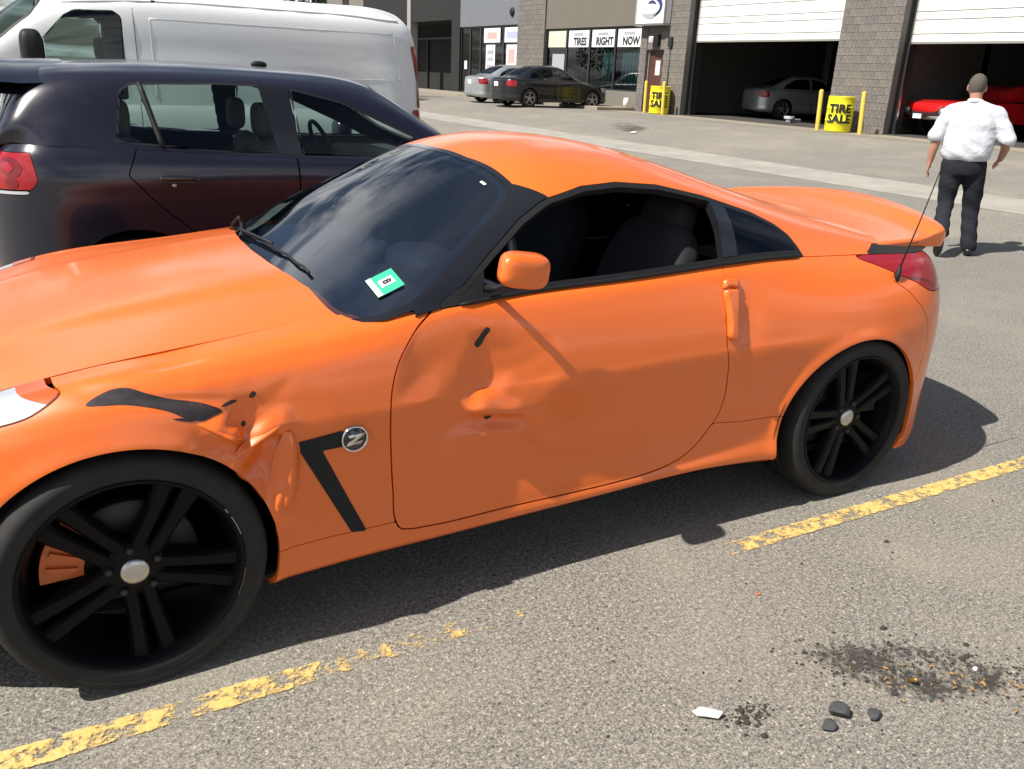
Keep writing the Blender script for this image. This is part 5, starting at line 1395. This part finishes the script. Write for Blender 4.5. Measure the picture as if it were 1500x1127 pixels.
def can_tube(cn, s, pts, r, off, n=14):
    P_ = np.array(pts); t = chord(P_); q = np.linspace(0, t[-1], n)
    return tube([on_can(cn, s, np.interp(a, t, P_[:, 0]), np.interp(a, t, P_[:, 1]), off) for a in q], r, 6)
seam = mat('seam_dark', (.16, .16, .16), .8)
for s in (-1, 1):
    for pts in ([(.80, 1.22), (.80, 1.93)],):
        obj('door_seam', can_tube(vcan, s, pts, .005, -.002), seam, van)
    for pts in ([(.92, 1.25), (.92, 1.86)], [(.92, 1.86), (3.02, 1.86)], [(.92, 1.46), (3.08, 1.46)], [(3.02, 1.86), (3.10, 1.30)]):
        obj('body_rib', can_tube(vcan, s, pts, .012, -.0095, 26), M['van_white'], van)
    obj('rain_gutter', can_tube(vcan, s, [(.30, 1.945), (.8, 1.985), (1.3, 2.0), (2.6, 2.0), (3.08, 1.97)], .012, .0, 26), M['van_white'], van)
    q = clip(vcan, np.where(np.sign(vcan.R[:, 1]) == s, sdpoly(vcan.R[:, [0, 2]], np.array([(3.195, 1.76), (3.235, 1.78), (3.33, 1.46), (3.335, 1.22), (3.27, 1.22), (3.275, 1.45)])), 1.0))
    tl = obj('tail_light', offset(q, .012), M['red_lens'], van)
    mb = obj('door_mirror', xf(superell(.08, .13, .17, .55), Matrix.Translation((.05, s * 1.16, 1.56))), M['black_trim'], van)
    obj('mirror_arm', join(tube([(.08, s * .95, 1.38), (.05, s * 1.10, 1.44)], .016, 8), tube([(.06, s * .95, 1.46), (.05, s * 1.10, 1.54)], .016, 8)), M['black_trim'], mb)
    mg = obj('mirror_glass', xf(prism([(-.08, -.11), (.08, -.11), (.08, .11), (-.08, .11)], 0, .004, 'yz'), Matrix.Translation((.132, s * 1.16, 1.56))), M['chrome'], mb, smooth=False)
    q = clip(vcan, np.where(np.sign(vcan.R[:, 1]) == s, sdpoly(vcan.R[:, [0, 2]], np.array([(-.30, 1.232), (-.03, 1.50), (-.0, 1.25)])), 1.0))
    if len(q.F): obj('mirror_sail', offset(q, .004), M['black_trim'], van)
seats(van, ((.25, (-.5, .5)),), .85, 1.62, M['grey_seat'])
obj('cargo_bulkhead', box(.95, .98, -.9, .9, .4, 2.0), M['void'], van, smooth=False)
obj('dashboard', box(-.75, -.25, -.85, .85, .9, 1.25, .04), M['dash'], van)
obj('sky_view_patch', Mesh([(-.30, -.72, 1.262), (-.02, -.74, 1.30), (.02, -.45, 1.36), (-.22, -.42, 1.30)], [(0, 1, 2, 3)]), mat('sky_view_teal', (.12, .42, .38), .7), van, smooth=False)  # teal patch painted in for the sky brightness seen through the cab

# --- cars near the building
SD = dict(
 plan=[(-.88, 0), (-.85, .4), (-.74, .68), (-.5, .83), (0, .895), (.6, .90), (1.4, .905), (2.1, .905), (2.75, .90), (3.2, .86), (3.5, .76), (3.64, .52), (3.68, .25), (3.68, 0)],
 sec={0: [(.22, .06), (.28, 0), (.45, 0), (.58, 0), (.66, .02), (.70, .06), (.73, .12)], 3: [(.20, .06), (.26, .01), (.45, 0), (.60, 0), (.70, .006), (.78, .04), (.81, .12)],
      5: [(.20, .06), (.26, .01), (.45, .010), (.62, .004), (.78, 0), (.90, .03), (.94, .09)], 8: [(.20, .06), (.26, .01), (.45, .010), (.62, .004), (.80, 0), (.94, .024), (.98, .07)],
      10: [(.22, .06), (.28, .01), (.45, .004), (.62, 0), (.82, .004), (.95, .04), (.985, .11)], 13: [(.26, .06), (.31, .02), (.45, 0), (.62, 0), (.82, .004), (.93, .03), (.96, .08)]},
 can=[(-.74, [(.5, .74), (.45, .75), (.4, .755), (.3, .76), (.15, .765), (0, .765)]), (-.2, [(.74, .86), (.66, .88), (.5, .89), (.35, .895), (.18, .90), (0, .90)]), (.35, [(.79, .93), (.73, .955), (.6, .975), (.4, .985), (.2, .99), (0, .99)]),
      (.85, [(.82, .96), (.77, 1.05), (.67, 1.16), (.45, 1.20), (.2, 1.225), (0, 1.23)]), (1.25, [(.83, .97), (.76, 1.14), (.63, 1.34), (.45, 1.40), (.2, 1.43), (0, 1.435)]),
      (1.8, [(.835, .98), (.76, 1.18), (.62, 1.40), (.45, 1.45), (.2, 1.475), (0, 1.48)]), (2.3, [(.83, .98), (.75, 1.17), (.61, 1.365), (.44, 1.42), (.2, 1.445), (0, 1.45)]),
      (2.8, [(.80, .985), (.72, 1.08), (.60, 1.20), (.42, 1.24), (.2, 1.265), (0, 1.27)]), (3.15, [(.75, .98), (.68, 1.01), (.56, 1.045), (.4, 1.06), (.2, 1.07), (0, 1.07)]),
      (3.5, [(.64, .965), (.58, .985), (.48, 1.0), (.35, 1.005), (.18, 1.01), (0, 1.01)]), (3.6, [(.48, .955), (.43, .96), (.36, .965), (.27, .97), (.14, .97), (0, .97)])],
 snap=(-.7, 3.55), arches=[(0, .33, .36), (2.75, .33, .36)], wy=.90, wheel=(.325, .215, M['alloy']),
 doors=[[(1.70, 1.0), (1.68, .30), (2.25, .30), (2.36, .62), (2.60, .84), (2.62, 1.0)], [(.55, 1.0), (.48, .6), (.52, .30), (1.665, .30), (1.685, 1.0)]],
 windows=[[(1.76, 1.005), (1.76, 1.36), (2.30, 1.33), (2.62, 1.17), (2.78, 1.02)], [(.78, 1.0), (1.30, 1.31), (1.68, 1.37), (1.68, 1.0)]],
 ws=[(.42, 0), (.45, .62), (.75, .62), (1.22, .52), (1.26, 0)], wsz=.99, rear=[(2.40, 0), (2.42, .46), (2.85, .54), (3.05, .5), (3.08, 0)], rearz=1.03,
 lamps=[('tail_light', [(3.30, .92), (3.28, .72), (3.46, .70), (3.60, .72), (3.60, .90), (3.45, .93)], M['red_lens'], True), ('headlight', [(-.45, .62), (-.35, .77), (-.6, .77), (-.8, .70), (-.8, .62)], M['clear_lens'], True)],
 glass=M['tint_glass'], hood=.42, trunk=3.02)
def plate(root, x, z, s=1):
    obj('number_plate', box(x - .004, x + .004, -.15, .15, z - .075, z + .075), M['white'], root, smooth=False)
sd, _, _ = vehicle('sedan', 'black sedan parked nose-in at the shop windows', 'car', (19.05, 26.15, .43), math.pi, M['black_car'], SD, 160, 44, (150, 100))
plate(sd, 3.685, .78)
sv, _, _ = vehicle('sedan', 'silver sedan half hidden to the left of the black sedan', 'car', (19.45, 29.15, .43), math.pi, M['silver'], SD, 160, 44, (150, 100))
plate(sv, 3.685, .78)
gs, _, _ = vehicle('sedan', 'grey silver sedan in the shade of the garage bay with its tail out', 'car', (26.5, 20.0, .47), rad(162), M['silver'], SD, 160, 44, (150, 100))
# classic car in the right hand bay: low red nose with chrome bumper
rc = thing('classic_car', 'red classic car with chrome bumper inside the right garage bay', 'car', (22.0, 12.45, .47), rad(-14))
rows = []
for y, a in ((-.88, .80), (-.84, .93), (-.6, 1), (-.3, 1), (0, 1), (.3, 1), (.6, 1), (.84, .93), (.88, .80)):
    o = .10 * (abs(y) / .88) ** 3
    rows.append([(-.75 + o, y, .52), (-.82 + o, y, .66), (-.80 + o, y, .80), (-.55, y, .90 * (1 - .02 * abs(y)) * (a * .1 + .9)), (.2, y, .94 * (a * .1 + .9)), (1.0, y, .98 * (a * .1 + .9)), (1.5, y, 1.30 * (a * .35 + .65) if abs(y) < .7 else .98), (2.4, y, 1.30 * (a * .35 + .65) if abs(y) < .7 else .98), (3.2, y, .96), (3.9, y, .86), (3.95, y, .5)])
obj('body', flange(grid(loft(np.array(rows), 40, 80, fu=local), flip=False), .02), M['classic_red'], rc)
obj('side_panel', join(*[prism([(-.7, .40), (-.78, .66), (-.74, .80), (-.5, .87), (1, .93), (3.2, .92), (3.9, .82), (3.9, .42)], s * .86, s * .885) for s in (-1, 1)]), M['classic_red'], rc, smooth=False)
obj('grille', box(-.80, -.74, -.62, .62, .56, .70), M['black_matte'], rc, smooth=False)
for s in (-1, 1):
    hl = obj('headlight', xf(revolve([(0, -.03), (.06, -.02), (.085, 0), (.095, .02), (.095, .08)], 24), Matrix.Translation((-.80, s * .68, .66)) @ Matrix.Rotation(rad(-90), 4, 'Z')), M['clear_lens'], rc)
    obj('headlight_ring', xf(revolve([(.088, -.012), (.10, -.02), (.112, 0), (.112, .05)], 24), Matrix.Translation((-.80, s * .68, .66)) @ Matrix.Rotation(rad(-90), 4, 'Z')), M['chrome'], hl)
    for x in (0, 2.7):
        strip_wheel(rc, (x, s * .80, .33), s > 0, .33, .2, M['satin'])
obj('bumper', tube([(-.62, -.88, .50), (-.84, -.80, .50), (-.90, -.5, .50), (-.91, 0, .50), (-.90, .5, .50), (-.84, .80, .50), (-.62, .88, .50)], .065, 12), M['chrome'], rc)
obj('number_plate', box(-.985, -.975, -.16, .16, .45, .57), M['white'], rc, smooth=False)
# ------------------------------------------------------------------ the man walking away
man = thing('person', 'man in a white short-sleeved shirt and dark trousers walking away', 'person', (8.21, 2.56, 0))
# local axes after the turn: x = his right (picture right), y = his heading
man.rotation_euler = (0, 0, math.atan2(.53, .85) - math.pi / 2)
skinm = mat('skin', (.42, .21, .14), .5); hairm = mat('short_hair', (.085, .072, .060), .9)
def cloth(name, c):
    m = mat(name, c, .9, spec=.2); t, b, _ = nodes(m); bump(t, b, noise(t, 9, 4, .6, dist=.6), .55, .03); return m
shirtm = cloth('white_shirt', (.56, .58, .63)); trouserm = cloth('dark_trousers', (.018, .019, .026)); shoem = mat('black_shoe', (.012, .012, .012), .35)
def ell_loft(rows, nu=60, nv=40):
    """closed tube through ellipses (centre r, f, u, half width, half depth)"""
    P_ = np.array(rows, float); t = chord(P_[:, :3]); q = local(P_, t, np.linspace(0, t[-1], nu))
    a = np.linspace(0, 2 * math.pi, nv, endpoint=False)
    V = np.stack([q[:, None, 0] + q[:, None, 3] * np.cos(a), q[:, None, 1] + q[:, None, 4] * np.sin(a), q[:, None, 2] + 0 * a[None]], -1)
    V = np.concatenate([V, V[:, :1]], 1); m = grid(V); n = nv + 1
    F = [tuple(i for i in range(nv)), tuple((nu - 1) * n + i for i in reversed(range(nv)))]
    return Mesh(m.V, m.F + F)
def limb(pts, rs, n=16, k=24):
    P_ = np.array([list(p) + [r] for p, r in zip(pts, rs)], float); t = chord(P_[:, :3]); q = local(P_, t, np.linspace(0, t[-1], k))
    e0, e1 = q[0].copy(), q[-1].copy(); d0 = q[0, :3] - q[1, :3]; d1 = q[-1, :3] - q[-2, :3]
    d0 /= np.linalg.norm(d0); d1 /= np.linalg.norm(d1); caps0, caps1 = [], []
    for f, g_ in ((.95, .25), (.75, .6), (.35, .92)):
        caps0.append(np.concatenate([e0[:3] + d0 * e0[3] * f, [e0[3] * g_ if f > .9 else e0[3] * math.sqrt(max(1 - f * f, .02))]])); caps1.append(np.concatenate([e1[:3] + d1 * e1[3] * f, [e1[3] * math.sqrt(max(1 - f * f, .02))]]))
    q = np.concatenate([caps0, q, caps1[::-1]])
    return tube(q[:, :3], q[:, 3], n)
def fuse(ms, voxel, smooth=8, fac=.5):
    """melt overlapping closed meshes into one continuous surface"""
    m = join(*ms); me = bpy.data.meshes.new('fuse'); me.from_pydata(m.V.tolist(), [], m.F); o = bpy.data.objects.new('fuse', me); C.objects.link(o)
    bm = bmesh.new(); bm.from_mesh(me); bmesh.ops.remove_doubles(bm, verts=bm.verts[:], dist=1e-5); bmesh.ops.recalc_face_normals(bm, faces=bm.faces[:]); bm.to_mesh(me); bm.free()
    r = o.modifiers.new('r', 'REMESH'); r.mode = 'VOXEL'; r.voxel_size = voxel; r.adaptivity = 0
    s_ = o.modifiers.new('s', 'SMOOTH'); s_.iterations = smooth; s_.factor = fac
    dg = bpy.context.evaluated_depsgraph_get(); ev = o.evaluated_get(dg).to_mesh()
    out = Mesh([v.co[:] for v in ev.vertices], [tuple(p.vertices) for p in ev.polygons])
    o.evaluated_get(dg).to_mesh_clear(); C.objects.unlink(o); bpy.data.objects.remove(o); bpy.data.meshes.remove(me); return out
HX = -.03
J = dict(hl=(-.095, .0, .90), kl=(-.085, .0, .51), al=(-.06, -.36, .22), hr=(.10, .02, .90), kr=(.152, .09, .48), ar=(.208, .02, .09),
         sl=(-.205, 0, 1.405), el=(-.285, -.05, 1.14), wl=(-.312, -.02, .91), sr=(.19, .02, 1.405), er=(.315, .0, 1.16), wr=(.315, .14, .975))
bodyp = [ell_loft([(0, 0, .84, .15, .11), (0, 0, .95, .17, .12), (-.005, 0, 1.1, .16, .11), (-.008, .01, 1.3, .17, .115), (-.012, .015, 1.42, .13, .085), (-.016, .02, 1.48, .065, .06), (-.02, .03, 1.54, .056, .058), (-.025, .04, 1.60, .058, .065)]),
         limb((J['hl'], J['kl'], J['al']), (.095, .062, .042)), limb((J['hr'], J['kr'], J['ar']), (.095, .062, .042)),
         limb((J['sl'], (-.25, -.03, 1.27), J['el']), (.062, .055, .044)), limb((J['el'], (-.303, -.035, 1.03), J['wl']), (.044, .042, .029)),
         limb((J['sr'], (.27, .01, 1.28), J['er']), (.062, .055, .044)), limb((J['er'], (.335, .09, 1.08), J['wr']), (.044, .042, .029))]
head = superell(.076, .097, .118, .95, 30, 40); head.V[:, 0] *= 1 - .18 * np.clip((-.01 - head.V[:, 2]) / .1, 0, 1); head.V[:, 1] += .012
bodyp.append(xf(head, Matrix.Translation((HX, .055, 1.645))))
bodyp.append(xf(superell(.016, .022, .024, .9, 12, 16), Matrix.Translation((HX, .165, 1.635))))
for s in (-1, 1): bodyp.append(xf(superell(.012, .020, .032, .9, 12, 16), Matrix.Translation((HX + s * .079, .055, 1.635))))
for side, w_, dirn, across in (('l', J['wl'], (-.06, .12, -1), (.05, 1, .2)), ('r', J['wr'], (-.30, .75, -.5), (.6, .45, .55))):
    d_ = Vector(dirn).normalized(); ac = Vector(across); ac = (ac - d_ * ac.dot(d_)).normalized(); pn = d_.cross(ac); w_ = Vector(w_)
    palm = [w_ + d_ * .01, w_ + d_ * .05, w_ + d_ * .085]
    for k in (-.026, -.009, .009, .026): bodyp.append(limb([tuple(p + ac * k * (.6 + .4 * i / 2)) for i, p in enumerate(palm)], (.017, .015, .012), 10, 8))
    for k, ln in ((-.030, .062), (-.010, .074), (.011, .070), (.030, .055)):
        b_ = palm[2] + ac * k; m_ = b_ + d_ * ln * .5 + pn * .004; e_ = m_ + d_ * ln * .45 + pn * .018
        bodyp.append(limb([tuple(b_ - d_ * .01), tuple(m_), tuple(e_)], (.0095, .0085, .007), 8, 8))
    t0 = palm[0] + ac * .022 + d_ * .012; t1 = t0 + ac * .028 + d_ * .028 + pn * .008; t2 = t1 + d_ * .032 + ac * .006
    bodyp.append(limb([tuple(t0), tuple(t1), tuple(t2)], (.013, .011, .008), 8, 8))
bodym = fuse(bodyp, .0065, 3)
obj('body', bodym, skinm, man)
hc = superell(.081, .102, .112, .95, 40, 56); hc = xf(hc, Matrix.Translation((HX, .060, 1.660)))
hc = clip(hc, np.maximum(1.600 + .05 * np.clip(hc.V[:, 1] / .1, 0, 1) - hc.V[:, 2], (hc.V[:, 1] - .075) - (hc.V[:, 2] - 1.66) * 1.1))
hc.V += rng.normal(size=hc.V.shape) * .0012
obj('hair', hc, hairm, man)
torso = ell_loft([(0, 0, .945, .185, .135), (0, 0, .97, .215, .155), (0, 0, 1.02, .245, .172), (-.003, 0, 1.10, .240, .170), (-.005, 0, 1.22, .232, .160), (-.008, .005, 1.34, .225, .148), (-.010, .01, 1.41, .195, .125), (-.014, .016, 1.46, .12, .095), (-.018, .024, 1.495, .075, .072)], 70, 48)
slv = [limb((J['sl'], (-.262, -.025, 1.28), (-.305, -.045, 1.165)), (.082, .078, .080)), limb((J['sr'], (.272, .012, 1.28), (.335, .0, 1.170)), (.082, .078, .080)), limb(((-.16, .005, 1.42), (-.02, .012, 1.445), (.15, .01, 1.42)), (.075, .08, .075))]
sh_m = fuse([torso] + slv, .011, 6)
sh_m = clip(sh_m, np.where(np.abs(sh_m.V[:, 0]) > .235, np.where(sh_m.V[:, 0] < 0, 1.115 + .28 * (sh_m.V[:, 0] + .30), 1.125 - .28 * (sh_m.V[:, 0] - .33)) - sh_m.V[:, 2], -1.0))
V_ = sh_m.V; n_ = normals(sh_m)
fold = .006 * np.sin(V_[:, 0] * 15 + V_[:, 2] * 22 + 2 * np.sin(V_[:, 2] * 9)) * np.sin(V_[:, 2] * 19 - V_[:, 0] * 14 + 1) + .004 * np.sin(V_[:, 2] * 47 + V_[:, 0] * 31) * np.clip((1.2 - V_[:, 2]) / .15, 0.2, 1)
sh_m.V = V_ + n_ * fold[:, None]
obj('shirt', sh_m, shirtm, man)
obj('collar', xf(revolve([(.064, 0), (.080, -.004), (.070, .040), (.062, .042)], 28, 'z'), Matrix.Translation((-.019, .028, 1.488)) @ Matrix.Rotation(rad(-10), 4, 'X')), shirtm, man)
tr_m = fuse([ell_loft([(0, 0, .80, .175, .13), (0, 0, .86, .192, .142), (0, 0, .95, .19, .138), (0, 0, 1.02, .186, .134)]),
             limb((J['hl'], (-.09, .0, .70), J['kl'], (-.075, -.20, .36), (-.062, -.335, .255)), (.115, .100, .080, .074, .076)),
             limb((J['hr'], (.13, .05, .70), J['kr'], (.178, .06, .28), (.206, .02, .10)), (.115, .102, .084, .078, .080))], .011, 5)
V_ = tr_m.V; tr_m.V = V_ + normals(tr_m) * (.007 * np.sin(V_[:, 2] * 31 + V_[:, 0] * 20) * np.sin(V_[:, 2] * 15 + V_[:, 1] * 24) * np.clip((.85 - V_[:, 2]) / .2, 0.15, 1))[:, None]
obj('trousers', tr_m, trouserm, man)
sho = superell(.047, .140, .05, .75)
obj('shoe', xf(sho, Matrix.Translation((.214, .075, .048))), shoem, man)
obj('shoe', xf(sho, Matrix.Translation((-.058, -.335, .13)) @ Matrix.Rotation(rad(-55), 4, 'X')), shoem, man)
# ------------------------------------------------------------------ litter on the asphalt
def rock(seed, sx, sy, sz):
    g = np.random.default_rng(seed); bm = bmesh.new(); bmesh.ops.create_icosphere(bm, subdivisions=2, radius=1)
    ax = g.normal(size=(9, 3)); ax /= np.linalg.norm(ax, axis=1, keepdims=True); lim = g.uniform(.50, .86, 9)
    for v in bm.verts:
        p = np.array(v.co)
        for a, l in zip(ax, lim):
            d = p @ a
            if d > l: p = p - a * (d - l)
        v.co = Vector(p * (sx, sy, sz))
    return from_bm(bm)
M['rock'] = mat('dark_stone', (.055, .057, .060), .85); M['rubble'] = mat('dark_rubble', (.040, .036, .030), .9)
t_, b_, _o = nodes(M['rock']); bump(t_, b_, noise(t_, 90, 4), .4, .004)
for i, (x, y, s, lab) in enumerate(((1.600, -1.800, .030, 'largest dark stone of the trio at the lower right'), (1.675, -1.850, .021, 'flat dark stone right of the largest one'), (1.530, -1.822, .022, 'small dark stone left of the largest one'))):
    o = obj('stone', rock(i + 3, s * 1.25, s, s * .62), M['rock'], smooth=False); o.location = (x, y, s * .45); tag(o, lab, 'stone', 'dark stones on the asphalt')
pp = [(-.048, .012, .004), (-.02, .022, .012), (.02, .016, .010), (.046, -.004, .016), (.030, -.018, .004), (-.012, -.016, .009), (-.036, -.006, .003), (0, 0, .014)]
bm = bmesh.new(); vs = [bm.verts.new(v) for v in pp]
for i in range(7): bm.faces.new((vs[7], vs[(i + 1) % 7], vs[i]))
bmesh.ops.recalc_face_normals(bm, faces=bm.faces[:]); bmesh.ops.solidify(bm, geom=bm.faces[:], thickness=.002)
o = obj('paper_scrap', from_bm(bm), M['white'], smooth=False); o.location = (1.272, -1.650, .006); o.rotation_euler = (0, 0, -.5); o.scale = (.82, .82, 1)
tag(o, 'torn white scrap lying left of the dark stones', 'litter')
o = obj('orange_chip', rock(21, .010, .007, .003), M['orange'], smooth=False); o.location = (1.806, -1.287, .004); tag(o, 'tiny orange paint chip on the sandy asphalt', 'paint chip')
o = obj('brass_casing', join(xf(revolve([(0, 0), (.006, 0), (.006, .03), (.004, .032), (0, .032)], 12, 'z'), Matrix.Rotation(rad(50), 4, 'X'))), mat('brass', (.62, .40, .14), .35, .9)); o.location = (1.884, -1.798, .008); tag(o, 'small brassy metal piece in the dark rubble', 'metal piece')
o = obj('glass_bit', rock(33, .010, .008, .006), M['white'], smooth=False); o.location = (2.115, -1.85, .004); tag(o, 'small white pebble at the right end of the rubble', 'pebble')
o = obj('paper_scrap', rock(35, .11, .08, .03), M['white'], smooth=False); o.location = (13.7, 15.4, float(zg(13.7)) + .03); tag(o, 'white scrap far off on the lot before the garage', 'litter')
g = np.random.default_rng(11); ms = []
for k in range(620):
    t = g.uniform(0, 1); cx = 1.70 + .62 * t; cy = -1.58 - .42 * t
    x = cx + g.normal(0, .075); y = cy + g.normal(0, .055)
    if g.uniform() < .2: x = 1.38 + g.normal(0, .04); y = -1.70 + g.normal(0, .025)
    if g.uniform() < .14: x = g.uniform(.9, 3.4); y = g.uniform(-2.3, -1.15)
    s = g.uniform(.0018, .0055) * (1 if g.uniform() < .93 else 2.2)
    ms.append(move(rock(int(k % 9), s * g.uniform(.8, 1.5), s, s * .6), x, y, s * .35))
ro = obj('rubble', join(*ms), M['rubble'], smooth=False); ro['kind'] = 'stuff'; ro['label'] = 'dark crumbs of broken asphalt and grit'
ms = []
for k in range(700):
    x = g.uniform(-.3, 4.0); y = g.uniform(-2.4, -1.0); s = g.uniform(.002, .0045)
    ms.append(move(rock(int(k % 7) + 40, s * g.uniform(.8, 1.4), s, s * .6), x, y, s * .3))
ro = obj('grit', join(*ms), mat('pale_grit', (.26, .245, .215), .9), smooth=False); ro['kind'] = 'stuff'; ro['label'] = 'loose pale grit on the asphalt'

ms = []
for k in range(90):
    t = g.uniform(0, 1); x = 1.82 + .34 * t + g.normal(0, .05); y = -1.76 - .20 * t + g.normal(0, .04); s = g.uniform(.004, .011)
    a = g.uniform(0, 6.28); dx, dy = s * math.cos(a), s * math.sin(a); z = g.uniform(.003, .010)
    ms.append(Mesh([(x - dx, y - dy, z), (x + dy * .4, y - dx * .4, z + .004), (x + dx, y + dy, z + g.uniform(0, .004)), (x - dy * .4, y + dx * .4, z)], [(0, 1, 2, 3)]))
ro = obj('leaf_litter', join(*ms), mat('brown_litter', (.30, .17, .06), .8), smooth=False); ro['kind'] = 'stuff'; ro['label'] = 'brown flakes of leaf litter among the rubble'
# oily black patch under the rubble
sm = mat('oil_stain', (.045, .042, .036), .8); t, b, out = nodes(sm)
f = mixc(t, .5, noise(t, 6.5, 7, .72, dist=.5), noise(t, 45, 4, .75)); s_ = t.nodes.new('ShaderNodeVectorMath'); s_.operation = 'LENGTH'; t.links.new(t.nodes['TC'].outputs['Object'], s_.inputs[0])
mp_ = t.nodes.new('ShaderNodeMapping'); mp_.inputs['Scale'].default_value = (1.42, 3.1, 1); mp_.inputs['Rotation'].default_value = (0, 0, 0); t.links.new(t.nodes['TC'].outputs['Object'], mp_.inputs[0]); t.links.new(mp_.outputs[0], s_.inputs[0])
e = ramp(t, s_.outputs['Value'], [(.15, .12), (.95, -.0)]); e2 = ramp(t, s_.outputs['Value'], [(.3, 0.0), (.98, .5)])
d1 = t.nodes.new('ShaderNodeMath'); d1.operation = 'SUBTRACT'; t.links.new(f, d1.inputs[0]); t.links.new(e2, d1.inputs[1])
k = t.nodes.new('ShaderNodeMapRange'); k.inputs[1].default_value = .455; k.inputs[2].default_value = .56; k.inputs[4].default_value = .8; t.links.new(d1.outputs[0], k.inputs[0])
tr = t.nodes.new('ShaderNodeBsdfTransparent'); mx_ = t.nodes.new('ShaderNodeMixShader'); t.links.new(k.outputs[0], mx_.inputs[0]); t.links.new(tr.outputs[0], mx_.inputs[1]); t.links.new(b.outputs[0], mx_.inputs[2]); t.links.new(mx_.outputs[0], out.inputs[0])
o = obj('oil_stain', Mesh([(-.72, -.34, 0), (.72, -.34, 0), (.72, .34, 0), (-.72, .34, 0)], [(0, 1, 2, 3)]), sm, smooth=False); o.location = (1.93, -1.76, .004); o.rotation_euler = (0, 0, rad(-32)); o['kind'] = 'stuff'; o['label'] = 'dark oily stain on the asphalt under the rubble'

o2 = o.copy(); C.objects.link(o2); o2.location = (14.3, 16.4, float(zg(14.3)) + .05); o2.scale = (3.2, 3.8, 1); o2.rotation_euler = (0, rad(-3.6), rad(70)); o2['label'] = 'dark tyre stain on the lot in front of the garage'
